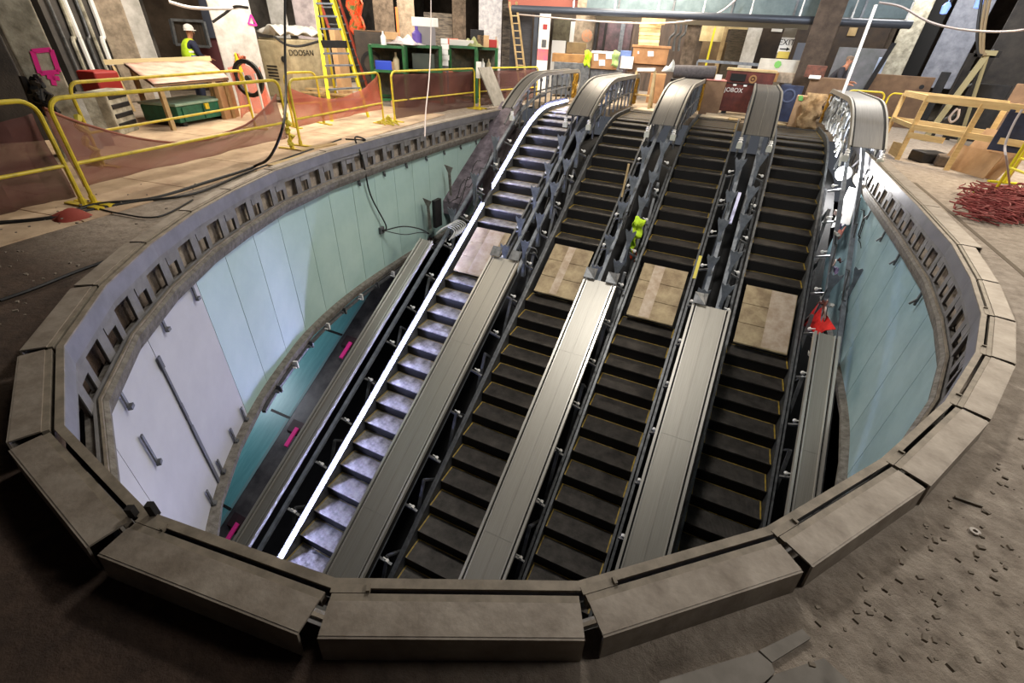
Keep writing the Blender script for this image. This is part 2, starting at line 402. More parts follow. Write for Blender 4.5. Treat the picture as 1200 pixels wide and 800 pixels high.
for i, j in SEG:
    a, b = Vector(RIM[i]+(0,)), Vector(RIM[j]+(0,)); d = (b-a).normalized(); n = Vector((d.y, -d.x, 0))
    if (a+n-_c).length < (a-_c).length: n = -n
    W = .135 if 8 <= i <= 20 else (.12 if i < 8 else .2)
    if 10 <= i <= 15: W = .13
    e = .012; A = a+d*e; B = b-d*e; k = 0
    t = thing('curb_cover', curb_lab[i], 'curb', (a.x, a.y, 0), 'metal covers of the curb round the opening')
    Z = Vector((0, 0, 1)); lip = .026
    zt = 0 if i > 5 else 0
    tip = d*(.0)
    m = MB(); # plate: from lip to outer face; slight rise
    P0 = [A+n*lip, B+n*lip, B+n*W, A+n*W]
    m.hexa([p-Z*.008+Z*.004 for p in P0], [p+Z*.004 for p in P0]); m.build('top_plate', cap_m, t)
    m = MB(); P1 = [A, B, B+n*lip, A+n*lip]; m.hexa([p-Z*.05 for p in P1], [p-Z*.001 for p in P1]); m.build('inner_lip', lip_m, t)
    m = MB(); P2 = [A+n*W, B+n*W, B+n*(W+.008), A+n*(W+.008)]
    m.hexa([p+n*.012-Z*.118 for p in P2], [p+Z*.002 for p in P2]); m.build('outer_face', cap_m, t)
for i in range(12, 20):
    o_, d_, n_ = Vector(RIM[i]+(0,)), (Vector(RIM[i+1]+(0,))-Vector(RIM[i]+(0,))).normalized(), None
    n_ = Vector((d_.y, -d_.x, 0)); n_ = n_ if (o_+n_-_c).length > (o_-_c).length else -n_
    pr_ = [x for x in COL.objects if x.name.startswith('curb_cover') and abs(x.location.x-o_.x) < 1e-4 and abs(x.location.y-o_.y) < 1e-4][0]
    m = MB(); m.box(o_+d_*.07-n_*.016+Vector((0, 0, -.006)), (.13, .028, .012), atan2(d_.y, d_.x)); m.box(o_+d_*.13-n_*.016+Vector((0, 0, -.0)), (.012, .024, .02), atan2(d_.y, d_.x)); m.build('splice_tab', lip_m, pr_)
for q, (px, py) in enumerate(((157, 603), (181, 601))):
    c_ = G(px, py, .0); m = MB(); m.box(c_+Vector((0, 0, .02)), (.024, .024, .07 if q else .05), .5); tag(m.build('steel_stub', steel_k), ['short dark steel stub on the lower-left curb corner', 'short dark steel stub inside the lower-left curb corner'][q], 'stub')
# inner angle + fascia as part of the setting
def ring(i0, i1, sec, name, m, smooth=False, seg=None):
    mb = MB(); idx = range(i0, i1+1)
    path = []
    for i in idx:
        n = (off(i, 1)-off(i, 0)); path.append((off(i, 0), n, Vector((0, 0, 1))))
    mb.sweep(sec, path); return struct(mb.build(name, m))
ring(0, NR-1, [(-.04, -.012), (-.052, -.012), (-.052, -.135), (-.04, -.135)], 'trim_2', fascia_m)
ring(0, NR-1, [(-.018, -.002), (-.052, -.002), (-.052, -.012), (-.018, -.012)], 'trim_11', lip_m)
ring(0, NR-1, [(-.012, -.12), (-.03, -.12), (-.03, -.14), (-.012, -.14)], 'trim_3', steel_k)
# ledge below the openings
ring(0, NR-1, [(-.028, -.14), (-.04, -.14), (-.04, -.185), (-.028, -.185)], 'trim_12', slot_m)
ring(0, NR-1, [(-.028, -.40), (-.04, -.40), (-.04, -.42), (-.028, -.42)], 'trim_13', slot_m)
ring(0, NR-1, [(.02, -.42), (-.075, -.42), (-.095, -.44), (-.085, -.50), (-.06, -.56), (.02, -.56)], 'trim_4', ledge_m)
ring(0, NR-1, [(-.055, -.405), (-.07, -.405), (-.07, -.425), (-.055, -.425)], 'trim_5', lip_m)
# dark recess behind openings, with a scabbed concrete ledge in it
ring(0, NR-1, [(.2, -.14), (.2, -.62), (.22, -.62), (.22, -.14)], 'trim_6', black_m)
ring(1, 10, [(.12, -.14), (.12, -.235), (.19, -.235), (.19, -.14)], 'trim_7', mat('scabbed_mortar', (150, 140, 120), .95, 0, (70, 62, 52), 3, .5))
# posts between the openings
arc = catmull([Vector(r+(0,)) for r in RIM], 14)
L = [0]
for a, b in zip(arc, arc[1:]): L.append(L[-1]+hypot(a[0]-b[0], a[1]-b[1]))
def along(s, d=0, z=0, poly=True):
    s = max(0, min(L[-1]-1e-4, s)); k = 0
    lo, hi = 0, len(L)-1
    while hi-lo > 1:
        mid = (lo+hi)//2
        if L[mid] <= s: lo = mid
        else: hi = mid
    f = (s-L[lo])/(L[lo+1]-L[lo]); a, b = Vector(arc[lo]), Vector(arc[lo+1]); p = a.lerp(b, f); dd = (b-a).normalized()
    n = Vector((dd.y, -dd.x, 0))
    if (p+n-_c).length < (p-_c).length: n = -n
    q = p+n*d; q.z = z; return q, dd, n
fr = thing('opening_frame', 'grey metal ladder-like frame with open slots below the curb all round the well', 'frame', (0, 0, 0))
s = .1; k = 0; nvis = 0
sL = L[-1]
while s < sL-.1:
    p, dd, n = along(s, -.05, -.295)
    if not (p.x > -3.0 and p.x < 1.3 and p.y < 3):
        m = MB(); rz = atan2(dd.y, dd.x); wd = .11 if k % 2 == 0 else .07
        m.box(p+n*.012, (wd, .008, .24), rz); m.box(p+n*.03+dd*.02, (.012, .03, .24), rz)
        if k % 2 == 1: m.box(p+dd*.1+Vector((0, 0, .085))+n*.01, (.16, .008, .11), rz)
        if nvis < 98: m.build('slot_post', slot_m, fr); nvis += 1
    s += .33 if k % 2 == 0 else .25
    k += 1
m = MB(); 
# ---- wall panels
ZT, ZB = -.55, -2.42
def s_of(x, y):
    return min(range(len(arc)), key=lambda q: (arc[q][0]-x)**2+(arc[q][1]-y)**2)
sl_end = L[s_of(-5.84, 11.0)]; s_white = L[s_of(-4.52, 2.35)]; sr0 = L[s_of(1.75, 3.2)]; sr_end = L[s_of(2.57, 11.4)]
ordn = ['first', 'second', 'third', 'fourth', 'fifth', 'sixth', 'seventh', 'eighth', 'ninth', 'tenth', 'eleventh', 'twelfth', 'thirteenth', 'fourteenth', 'fifteenth', 'sixteenth', 'seventeenth', 'eighteenth', 'nineteenth', 'twentieth']
def panel(s0, s1, m, name, label, group, zt=ZT, zb=ZB, dd=-.01):
    mb = MB(); n = 6; s0 += .004; s1 -= .004; path = []
    for q in range(n+1):
        p, d_, nn = along(s0+(s1-s0)*q/n, dd, 0); path.append((p, nn, Vector((0, 0, 1))))
    mb.sweep([(0, zb), (0, zt), (.012, zt), (.012, zb)], path)
    o = mb.build(name, m, origin=(path[0][0].x, path[0][0].y, zb), smooth=True)
    tag(o, label, 'wall panel', group); return o
nt = round((s_white-sl_end)/.62); w_ = (s_white-sl_end)/nt
for q in range(nt):
    # counted from the white sheets towards the escalators
    s0 = s_white-(q+1)*w_
    panel(s0, s0+w_, teal, 'glass_panel', f'pale teal wall panel, {ordn[q]} from the white sheets along the left of the well', 'teal panels on the left wall')
sw = [(s_white, s_white+1.02), (s_white+1.02, s_white+2.1), (s_white+2.1, s_white+3.4)]
for q, (a, b) in enumerate(sw):
    panel(a, b, whitep, 'cover_sheet', ['white protective sheet directly beside the first teal panel', 'white protective sheet with the long dark tape seam down its edge', 'white protective sheet lowest in view, behind the near curb'][q], 'white sheets on the left wall')
ntr = round((sr_end-sr0)/.8); w_ = (sr_end-sr0)/ntr
for q in range(ntr):
    panel(sr0+q*w_, sr0+(q+1)*w_, tealb, 'glass_panel', f'hazy blue-teal wall panel on the right, {ordn[q]} from the nearest end', 'blue-teal panels on the right wall')
# dark seam tapes on the white sheets
p, d_, nn = along(s_white+1.02, -.02, 0)
m = MB(); m.box((p.x, p.y, -1.3), (.03, .012, .9), atan2(d_.y, d_.x)); m.box((p.x+.01, p.y, -.85), (.045, .014, .12), atan2(d_.y, d_.x)); m.box((p.x, p.y, -2.0), (.045, .014, .8), atan2(d_.y, d_.x))
m.box((p.x-.01, p.y, -1.42), (.05, .016, .18), atan2(d_.y, d_.x))
tag(m.build('tape_strip', mat('grey_tape', (84, 86, 94), .6)), 'long dark grey tape strip down the seam of the white sheets', 'tape')
for q, (ss, z0, hh) in enumerate(((s_white+.12, -.64, .17), (s_white+.75, -.62, .14), (s_white+1.7, -.66, .2), (s_white+1.3, -2.3, .2), (s_white+.9, -2.3, .18), (s_white+.45, -2.3, .2), (s_white+.1, -2.3, .2), (s_white+1.75, -1.15, .3))):
    p, d_, nn = along(ss, -.03, z0); m = MB(); m.box(p, (.03, .012, hh), atan2(d_.y, d_.x))
    m.box(p-nn*.012+Vector((0, 0, -hh/2)), (.05, .03, .03), atan2(d_.y, d_.x))
    tag(m.build('panel_clip', steel_d), ['grey clip under the ledge nearest the first teal panel', 'grey clip under the ledge, second from the teal', 'grey clip under the ledge nearest the corner post', 'lowest grey clip standing on the lower ledge', 'grey clip on the lower ledge, second lowest', 'grey clip on the lower ledge, third lowest', 'grey clip on the lower ledge nearest the teal panels', 'short dark tape mark in the middle of the lowest white sheet'][q], 'clip', 'clips on the white sheets')
for q in range(7):
    p, d_, nn = along(sl_end+.4+q*.75, -.03, -.62); m = MB(); m.box(p, (.05, .02, .07), atan2(d_.y, d_.x)); m.box(p-nn*.015-Vector((0, 0, .03)), (.02, .03, .05), atan2(d_.y, d_.x))
    tag(m.build('panel_clip', steel_d), f'small grey clip above a teal panel, {ordn[q]} from the far end of the left wall', 'clip', 'clips above the teal panels')
for q, ss in enumerate((sr_end-1.9, sr_end-3.1, sr_end-4.1, sr_end-5.4)):
    p, d_, nn = along(ss, -.04, -.66); m = MB(); m.box(p, (.035, .02, .16), atan2(d_.y, d_.x)); m.tube([p, p-nn*.05-Vector((0, 0, .08))], .012, 6)
    tag(m.build('panel_clip', steel_d), f'small metal clip under the right ledge, {ordn[q]} from the work light', 'clip', 'clips above the blue-teal panels')
# lower ledge ring with bolts and brackets
ring(1, NR-3, [(.03, -2.40), (-.09, -2.42), (-.09, -2.47), (-.05, -2.49), (-.05, -2.56), (.03, -2.58)], 'trim_8', ledge_m)
bl = thing('ledge_bracket_rail', 'white-bolted bracket rail under the lower ledge on the left of the well', 'rail', (-5.8, 7, -2.6))
m = MB()
pth = []
for q in range(40):
    p, d_, nn = along(sl_end+.8+q*.2, -.06, 0); pth.append((p, nn, Vector((0, 0, 1))))
m.sweep([(-.02, -2.60), (.03, -2.60), (.03, -2.64), (-.02, -2.64)], pth); m.build('rail', steel_d, bl)
for q in range(14):
    p, d_, nn = along(sl_end+1.0+q*.55, -.08, -2.6); m = MB(); m.box(p, (.03, .08, .12), atan2(d_.y, d_.x)); m.tube([p+d_*.08, p+d_*.08-nn*.05], .014, 8); m.build('bracket', steel_d if q % 2 else white_m, bl)
# soffit strips of the level below, sloping with the escalators on the left
INC = tan(radians(30.06)); Y0 = 12.0
def zl(y):
    d = 1.0
    if y <= Y0-d: return (y-Y0)*INC
    if y >= Y0+d: return 0.
    return -((Y0+d-y)**2)/(4*d)*INC
def incbox(m, x0, x1, y0, y1, o, th, mi=0):
    b = [(x0, y0, (y0-Y0)*INC+o-th), (x1, y0, (y0-Y0)*INC+o-th), (x1, y1, (y1-Y0)*INC+o-th), (x0, y1, (y1-Y0)*INC+o-th)]
    m.hexa(b, [(a, c, d+th) for a, c, d in b], mi)
cl = thing('stair_side_cladding', 'sloping cladding of aqua, mottled grey and dark maroon bands left of the escalators', 'cladding', (-6.0, 5, -4.4))
m = MB(); incbox(m, -7.15, -6.48, .4, 8.3, -.3, .05); m.build('aqua_band', aqua, cl)
m = MB(); incbox(m, -6.48, -6.0, .4, 8.3, -.3, .05); m.build('grey_band', greyc, cl)
m = MB(); incbox(m, -6.0, -5.72, .4, 8.3, -.2, .2); m.build('maroon_beam', maroon, cl)
for q, y in enumerate((2.3, 3.9, 5.6)):
    m = MB(); incbox(m, -6.3, -5.95, y, y+.2, -.22, .1); m.build('cross_beam', maroon, cl)
    m = MB(); incbox(m, -6.14, -6.06, y-.25, y+.08, -.19, .03); m.build('pink_mark', pink_p, cl)
    m = MB(); incbox(m, -6.95, -6.45, y+.2, y+.24, -.29, .02); m.build('dark_joint', rubber, cl)
m = MB(); incbox(m, -6.5, -6.44, .4, 8.3, -.295, .02); m.build('edge_strip', mat('pale_aqua_strip', (120, 160, 166), .5), cl)
# dusty sloping concrete left of the first escalator, beyond the last teal panel
m = MB(); incbox(m, -5.9, -5.3, 9.0, 12.2, .05, .3); struct(m.build('trim_9', dustp))
m = MB(); m.box((-5.95, 12.3, -1.3), (.1, 2.6, 2.1)); struct(m.build('trim_10', dustp))
# dark lower shaft
m = MB()
m.box((-1.6, 6, -9.3), (22, 24, .2)); struct(m.build('floor_2', void_m))
for nm, c, d_ in (('wall_left_lower', (-12, 6, -5.8), (.2, 24, 7)), ('wall_right_lower', (8.8, 6, -5.8), (.2, 24, 7)), ('wall_near_lower', (-1.6, -5, -5.8), (22, .2, 7)), ('wall_far_lower', (-1.6, 17.6, -5.8), (22, .2, 7))):
    m = MB(); m.box(c, d_); struct(m.build(nm, void_m))
m = MB()
for (x0, x1) in ((-12, -6.02), (2.75, 8.8)): m.box(((x0+x1)/2, 6, -2.54), (x1-x0, 23, .1))
struct(m.build('ceiling_lower', void_m))

# ------------------------------------------------------------------ escalators
X3, P, WD = -1.0016, 1.8755, .9999
XL = [X3-2*P, X3-P, X3, X3+P]           # left edges of the steps
XG = [X3-2*P-.44, X3-P-.44, X3-.44, X3+P-.44, X3+2*P-.44]   # middles of the gaps / decks
RUN = .36165; N0 = 7.2877
names4 = ['first escalator from the left, lit by the blue-white light line', 'second escalator from the left, dark steps', 'third escalator from the left, in the middle right', 'rightmost escalator beside the work light']
dz = RUN*INC
sm = MB()
sm.box((WD/2, RUN/2+.006, -.012), (WD-.012, RUN+.012, .024), mi=0)
sm.box((WD/2, .012, -.024-dz/2), (WD-.012, .016, dz+.02), mi=1)
sm.tube([(.006, .012, -.014), (WD-.006, .012, -.014)], .013, 8, mi=0)
for xx in (.022, WD-.022): sm.box((xx, RUN/2, .0012), (.02, RUN-.02, .0025), mi=2)
sm.box((WD/2, RUN-.012, .0012), (WD-.02, .012, .0025), mi=2)
step_proto = None
def ext(m, x0, x1, ys, o0, o1, th=None, mi=0):
    """vertical or flat strip following the escalator line between offsets"""
    sec = [(x0, o0), (x1, o0), (x1, o1), (x0, o1)]
    path = [((0, y, zl(y)), (1, 0, 0), (0, 0, 1)) for y in ys]
    m.sweep(sec, path, mi=mi)
YS = [.2, 2, 4, 6, 8, 10, 10.9] + [11+.2*i for i in range(11)] + [13.6, 14.4]
E_ROOT = []
for e in range(4):
    x0 = XL[e]; r = thing('escalator', names4[e], 'escalator', (x0+WD/2, 12, 0), 'the four parallel escalators'); E_ROOT.append(r)
    cnt = 0
    for i in range(-20, 20):
        y = N0-i*RUN
        if y < .9 or y > 14.35: continue
        if 7.5 < y < 8.45: continue
        z = zl(y)
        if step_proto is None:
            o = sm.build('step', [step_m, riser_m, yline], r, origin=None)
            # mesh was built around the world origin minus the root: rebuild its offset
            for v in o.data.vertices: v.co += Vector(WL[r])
            step_proto = o; step_data2 = o.data.copy(); o.data.materials[0] = step_dusty_lit
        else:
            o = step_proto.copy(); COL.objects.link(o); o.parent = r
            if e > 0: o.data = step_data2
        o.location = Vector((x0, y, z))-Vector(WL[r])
    for sd in (0, 1):
        xs = x0-.012 if sd == 0 else x0+WD+.012; sg = -1 if sd == 0 else 1
        m = MB(); ext(m, xs-.008, xs+.008, YS, -.32, .085); 
        ext(m, xs-.02, xs+.02, YS, .085, .105); m.build('skirt_panel', steel_d, r)
    m = MB(); m.box((x0+WD/2, 15.0, .008), (WD+.1, .95, .02)); m.box((x0+WD/2, 14.46, .01), (WD, .14, .024)); m.build('comb_plate', mat('dirty_comb_plate', (96, 90, 82), .5, .5, (70, 66, 60), 5), r)
    m = MB(); ext(m, x0-.45, x0+WD+.45, YS, -.75, -.7); m.build('truss_floor', black_m, r)
# blue-white light line on the first escalator's left skirt
m = MB(); ys = [1.2, 4, 8.05]; led = mat('blue_white_led', (206, 206, 255), .4, emit=1)
_e = led.node_tree.nodes['Principled BSDF']; _e.inputs['Emission Color'].default_value = (.50, .54, 1, 1); _e.inputs['Emission Strength'].default_value = 165
LEDY = [[2.05, 3.5, 6.0, 9.05], [9.5, 10.4, 11, 11.4, 11.8, 12.2, 12.6, 13, 13.8, 14.4]]
for ys in LEDY:
    m = MB(); xs = XL[0]-.02
    m.tube([(xs, y, zl(y)+.125) for y in ys], .012 if ys[0] < 5 else .010, 8); m.build('led_strip', led, E_ROOT[0])
    m = MB(); ext(m, xs-.05, xs-.022, ys, .07, .21); m.build('led_shield', steel_k, E_ROOT[0])  # added shield plate, keeps the LED light off the left panels

# ------------------------------------------------------------------ decks between the escalators
dk_lab = ['narrow steel deck left of the first escalator', 'steel deck between the first and second escalators', 'polished steel deck between the second and third escalators', 'steel deck between the third and rightmost escalators', 'narrow grey steel deck right of the rightmost escalator']
HO = .866
def deck_section(k):
    if k == 0: return [(-.02, 0), (.30, 0)], -.02, .30
    if k == 4: return [(-.36, 0), (.02, 0)], -.36, .02
    return None, -.297, .297
def dsweep(m, x0, x1, o0, o1, ys, mi=0): ext(m, x0, x1, ys, o0, o1, mi=mi)
lowY = [.9, 3, 5, 7.2]
for k, xg in enumerate(XG):
    _, a, b = deck_section(k)
    if k == 0: a, b = -.06, .25
    if k == 4: a, b = -.38, -.03
    t = thing('escalator_deck', 'lower '+dk_lab[k], 'deck', (xg, 7, 0), 'lower steel decks')
    m = MB(); dsweep(m, xg+a+.07, xg+b-.07, HO-.012, HO, lowY); m.build('top_plate', steel, t)
    for sx, s_ in ((a, 1), (b, -1)):
        m = MB(); p0, p1 = sorted((xg+sx, xg+sx+s_*.036)); dsweep(m, p0, p1, HO-.06, HO+.02, lowY); m.build('outer_rail', rail_s, t)
        m = MB(); p0, p1 = sorted((xg+sx+s_*.062, xg+sx+s_*.08)); dsweep(m, p0, p1, HO-.03, HO+.012, lowY); m.build('inner_rail', rail_s, t)
        m = MB(); p0, p1 = sorted((xg+sx+s_*.036, xg+sx+s_*.062)); dsweep(m, p0, p1, HO-.05, HO-.03, lowY); m.build('handrail_groove', black_m, t)
    if 0 < k < 4:
        m = MB(); dsweep(m, xg-.004, xg+.004, HO-.001, HO+.007, lowY); m.build('centre_ridge', steel, t)
    m = MB(); y = 6.05-.9*(k % 2); 
    for yy in (2.6, 5.2):
        dsweep(m, xg+a+.07, xg+b-.07, HO, HO+.003, [yy+.35*(k % 3), yy+.35*(k % 3)+.012])
    m.build('joint_strip', steel, t)
    for sx in ((a+.03), (b-.03)):
        if 0 < k < 4:
            m = MB(); dsweep(m, xg+sx-.006, xg+sx+.006, .62, HO-.03, lowY); m.build('side_plate', black_m, t)

# upper decks curving over to the landing
upY = [10.85, 11.1, 11.4, 11.7, 12, 12.3, 12.6, 12.9, 13.3, 14.5, 15.6]
up_lab = ['narrow handrail deck curving over left of the first escalator', 'deck hump curving to the landing between the first and second escalators', 'deck hump curving to the landing between the second and third escalators', 'wide deck hump curving to the landing left of the rightmost escalator', 'rounded grey newel deck at the top right beside the leaning pole']
def newel_path(o, xg):
    pts = [(y, zl(y)+o) for y in upY]
    for q in range(1, 9):
        t_ = q/8*pi*.95; pts.append((15.6+.30*sin(t_), o-.30+.30*cos(t_)))
    return pts
for k, xg in enumerate(XG):
    a, b = (-.297, .297)
    if k == 0: a, b = -.06, .26
    if k == 4: a, b = -.30, .30
    t = thing('newel_deck', up_lab[k], 'newel', (xg, 14, 0), 'upper curved newel decks')
    pts = newel_path(HO, xg)
    def strip(x0, x1, dn, tk):
        m = MB(); path = []
        for q, (y, z) in enumerate(pts):
            y2, z2 = pts[min(q+1, len(pts)-1)]; y1, z1 = pts[max(q-1, 0)]; d = Vector((0, y2-y1, z2-z1)).normalized(); up = Vector((0, -d.z, d.y))
            path.append(((0, y, z), (1, 0, 0), up))
        m.sweep([(x0, dn-tk), (x1, dn-tk), (x1, dn), (x0, dn)], path); return m
    strip(xg+a+.066, xg+b-.066, 0, .012).build('curved_plate', newel_s, t, smooth=True)
    for sx, s_ in ((a, 1), (b, -1)):
        p0, p1 = sorted((xg+sx, xg+sx+s_*.034)); strip(p0, p1, .02, .09).build('handrail_guide', steel, t, smooth=True)
        p0, p1 = sorted((xg+sx+s_*.034, xg+sx+s_*.068)); strip(p0, p1, .004, .02).build('dark_groove', black_m, t, smooth=True)
    if 0 < k < 4: strip(xg-.004, xg+.004, .006, .006).build('centre_ridge', steel, t)
    for sx in (a+.02, b-.02):
        if k == 0 and sx < 0: continue
        m = MB(); y = 10.82; z = zl(y)+HO; m.box((xg+sx, y, z-.2), (.1, .08, .1)); m.build('end_clamp', mat('pale_clamp', (190, 192, 182), .6), t)
        m = MB(); m.lathe((xg+sx, y, z-.15), [(.03, 0), (.045, .02), (.025, .04), (.045, .06), (.025, .08), (.04, .1), (0, .11)], 10); m.build('insulator', white_m, t)
    # studs and bottom rail of the unfinished balustrade
    for sx in (a+.02, b-.02):
        if k == 0 and sx < 0: continue
        for q in range(11):
            y = 11.3+q*.42; zb = zl(y)+.1; zt = zl(y)+HO-.05
            if q >= 97: continue
            m = MB(); m.box((xg+sx, y, (zb+zt)/2), (.03, .05, zt-zb)); m.box((xg+sx, y+.02, zt-.08), (.035, .12, .06)); m.build('stud', steel_b if q % 3 else steel_d, t)
    for sx in (a+.02, b-.02):
        m = MB(); m.tube([(xg+sx, y, zl(y)+.42+(.03*sin(y*9))) for y in [11, 11.4, 11.8, 12.2, 12.6, 13, 13.6, 14.2, 14.8, 15.4]], .02, 6); m.build('cable_tray', clear_p if k == 4 else steel_d, t)
    for sx in ((b-.02,) if k < 4 else (a+.02,)):
        m = MB(); rnd = random.Random(k)
        for q in range(16):
            y = 15.35+rnd.uniform(-.16, .16); pp = [(xg+sx+rnd.uniform(-.03, .03)+(.03 if k < 4 else -.04), y+rnd.uniform(-.06, .06), .12+j*.13) for j in range(6)]; m.tube(pp, .014, 5)
        m.build('wire_bundle', gold, t)
    if k == 4:
        m = MB(); ext(m, xg+.285, xg+.3, [y for y in upY], .05, HO-.02); m.build('outer_panel', fascia_m, t)
        m = MB(); rnd = random.Random(4)
        for q in range(26):
            y = rnd.uniform(11.5, 15.0); m.tube([(xg-.3+rnd.uniform(-.05, .05), y+rnd.uniform(-.1, .1), zl(y)+.15+j*.12) for j in range(6)], rnd.uniform(.012, .035), 5)
        m.build('foil_ducting', clear_p, t)
# exposed framing between the decks
fr_lab = ['bare steel framing left of the first escalator', 'bare steel framing and brackets between the first and second escalators', 'bare steel framing and brackets between the second and third escalators', 'bare steel framing and brackets between the third and rightmost escalators', 'bare steel framing beside the work light right of the rightmost escalator']
def bracket(xc, y, h0, h1, flip=1, w=.2):
    z = zl(y); m = MB()
    poly = [(-.035, h0), (.035, h0), (.035, h1-.26), (w*.5, h1-.05), (w*.5, h1), (w*.22, h1-.045), (0, h1-.01), (-w*.2, h1-.05), (-w*.5, h1), (-w*.52, h1-.06), (-.035, h1-.26)]
    m.plate([(xc+flip*px, y, z+pz) for px, pz in poly], (0, 1, 0), .012); m.box((xc-.03*flip, y+.03, z+(h0+h1)/2-.15), (.01, .06, (h1-h0)*.6)); return m
for k, xg in enumerate(XG):
    t = thing('truss_frame', fr_lab[k], 'frame', (xg, 9, -2), 'bare framing between the escalators')
    rl = (-.13, .13) if 0 < k < 4 else ((.1,) if k == 0 else (-.14, .12))
    for x in rl:
        m = MB(); ext(m, xg+x-.033, xg+x+.033, [.9, 4, 8, 10.9, 11.3, 11.7, 12.1, 12.5, 12.9, 13.3], .28, .34); m.build('support_rail', steel_b, t)
    for x in ((-.36, .36) if 0 < k < 4 else ((.36,) if k == 0 else (-.36,))):
        m = MB(); ext(m, xg+x-.02, xg+x+.02, [.9, 4, 8, 10.9], -.02, .03); m.build('base_rail', steel_d, t)
    # lattice below the decks
    for x in ((.27,) if k < 4 else (-.3,)):
        m = MB(); ext(m, xg+x-.02, xg+x+.02, [.9, 4, 8, 10.9], -.62, -.57); m.build('bottom_chord', steel_d, t)
        for q in range(9):
            y = 1.2+q*1.05
            for s_ in (0, 1):
                m = MB(); ya, yb = (y, y+.52) if s_ == 0 else (y+1.05, y+.52)
                m.bar((xg+x, ya, zl(ya)-.58), (xg+x, yb, zl(yb)+.28), .03, .05, up=(1, 0, 0)); m.build('diagonal', steel_d, t)
    ys = [7.55, 8.25, 8.95, 9.65, 10.35] if 0 < k < 4 else ([7.9, 8.9, 9.9] if k == 0 else [8.3])
    for q, y in enumerate(ys):
        for s_, x in ((1, -.17), (-1, .17)):
            if k == 0 and s_ == 1: continue
            bracket(xg+x, y+(.18 if s_ < 0 else 0), .0, .80-.06*(q % 2), s_).build('bracket', steel_b, t)
    for q in range(13):
        y = 2.0+q*.72
        for x in ((-.31, .31) if 0 < k < 4 else ((.31,) if k == 0 else (-.31,))):
            m = MB(); z = zl(y)+.3; m.tube([(xg+x, y, z), (xg+x*.75, y, z+.02)], .011, 6); m.lathe((xg+x, y-.012, z), [(.0, -.03), (.027, -.022), (.027, .022), (.0, .03)], 10, axis=(0, 1, 0))
            m.build('white_knob', white_m, t)
            m = MB(); sg = 1 if x > 0 else -1; m.bar((xg+x*.45, y, z-.04), (xg+x*1.15, y+.02, z-.12), .04, .03); m.build('cross_arm', steel_d, t)
    m = MB(); rnd = random.Random(k*5)
    for q in range(5):
        y = rnd.uniform(7.6, 9.6); x = xg+rnd.uniform(-.25, .25)
        m.tube([(x, y+j*.18, zl(y+j*.18)+.45+.1*sin(j*2+q)) for j in range(5)], .01, 5)
    m.build('loose_wiring', rubber, t)
# curved shields on the deck ends
for k in (1, 2, 3):
    xg = XG[k]; z = zl(7.25)+HO
    for q, x in enumerate((-.2, .2)):
        if k == 3 and q: continue
        m = MB(); m.plate([(xg+x-.1, 7.15, z+.0), (xg+x+.1, 7.15, z+.0), (xg+x+.1, 7.32, z+.13), (xg+x+.03, 7.36, z+.1), (xg+x-.1, 7.3, z+.13)], (0, -.4, 1), .01)
        tag(m.build('end_bracket', steel_d), ['', 'dark bent bracket, top %s corner of deck between first and second escalators', 'dark bent bracket, top %s corner of deck between second and third escalators', 'dark bent bracket, top %s corner of deck left of the rightmost escalator'][k] % ('left', 'right')[q], 'bracket')
# lattice skirts and a dark side plate right of the last escalator
# plywood covers
pl_lab = ['plywood cover on the first escalator, pale streak in the middle', 'plywood cover on the second escalator, yellow lower edge', 'plywood cover on the third escalator with a narrow pale streak', 'plywood cover on the rightmost escalator, half dark half pale']
for e in range(4):
    x0 = XL[e]; t = thing('plywood_cover', pl_lab[e], 'plywood', (x0+.5, 7.95, -2.3), 'plywood covers over the missing steps')
    N = 3; y0, y1 = 7.5, 8.58
    for q in range(N):
        a = y0+(y1-y0)*q/N; b = y0+(y1-y0)*(q+1)/N-.012
        m = MB(); incbox(m, x0+.09, x0+.93, a, b, .02, .02); m.build('board', [ply, ply, ply, ply][e], t)
    m = MB(); incbox(m, x0+(.42, .4, .3, .52)[e], x0+(.78, .55, .5, .92)[e], y0+.02, y1-.02, .0225, .002); m.build('pale_streak', mat('pale_ply_tone', (188, 174, 158), .95, 0, (160, 142, 122), 6), t)  # paler lengthwise strip on each cover
# loose things hanging on the frames
def rag(name, label, cat, c, sx, sz, m_, seed=0, th=.012):
    rnd = random.Random(seed); mb = MB(); c = Vector(c); ph = rnd.uniform(0, 6)
    mb.grid(lambda u, v: c+Vector(((u-.5)*sx*(1-.5*v*rnd.random()*.3)+.02*sin(9*v+ph), .05*sin(7*u+ph)+.03*cos(11*v), -v*sz+.03*sin(5*u))), 8, 8)
    return tag(mb.build(name, m_, smooth=True, solid=th), label, cat)
def onframe(px, py, X):
    d = ray(px, py); t = X/d.x; return Vector((X, d.y*t, CH+d.z*t))
rag('safety_vest', 'crumpled fluorescent yellow safety vest hung between the second and third escalators', 'vest', onframe(749, 256, XG[2]+.25), .2, .36, hiv, 1)
rag('safety_vest', 'second smaller fluorescent yellow vest below the crumpled one', 'vest', onframe(742, 276, XG[2]+.19), .16, .3, hiv, 5)
rag('work_glove', 'orange work glove clipped under the yellow vest', 'glove', onframe(743, 294, XG[2]+.22), .1, .19, orange_m, 2)
rag('work_glove', 'orange glove draped on the skirt left of the rightmost escalator', 'glove', onframe(883, 228, XG[3]+.33), .12, .24, orange_m, 3)
m = MB(); a = onframe(821, 300, XG[3]-.40); m.bar(a, a+Vector((0, -.3, -.17)), .035, .012); tag(m.build('caution_tape', mat('caution_tape', (190, 176, 60), .6)), 'strip of caution tape on the skirt right of the third escalator', 'tape')
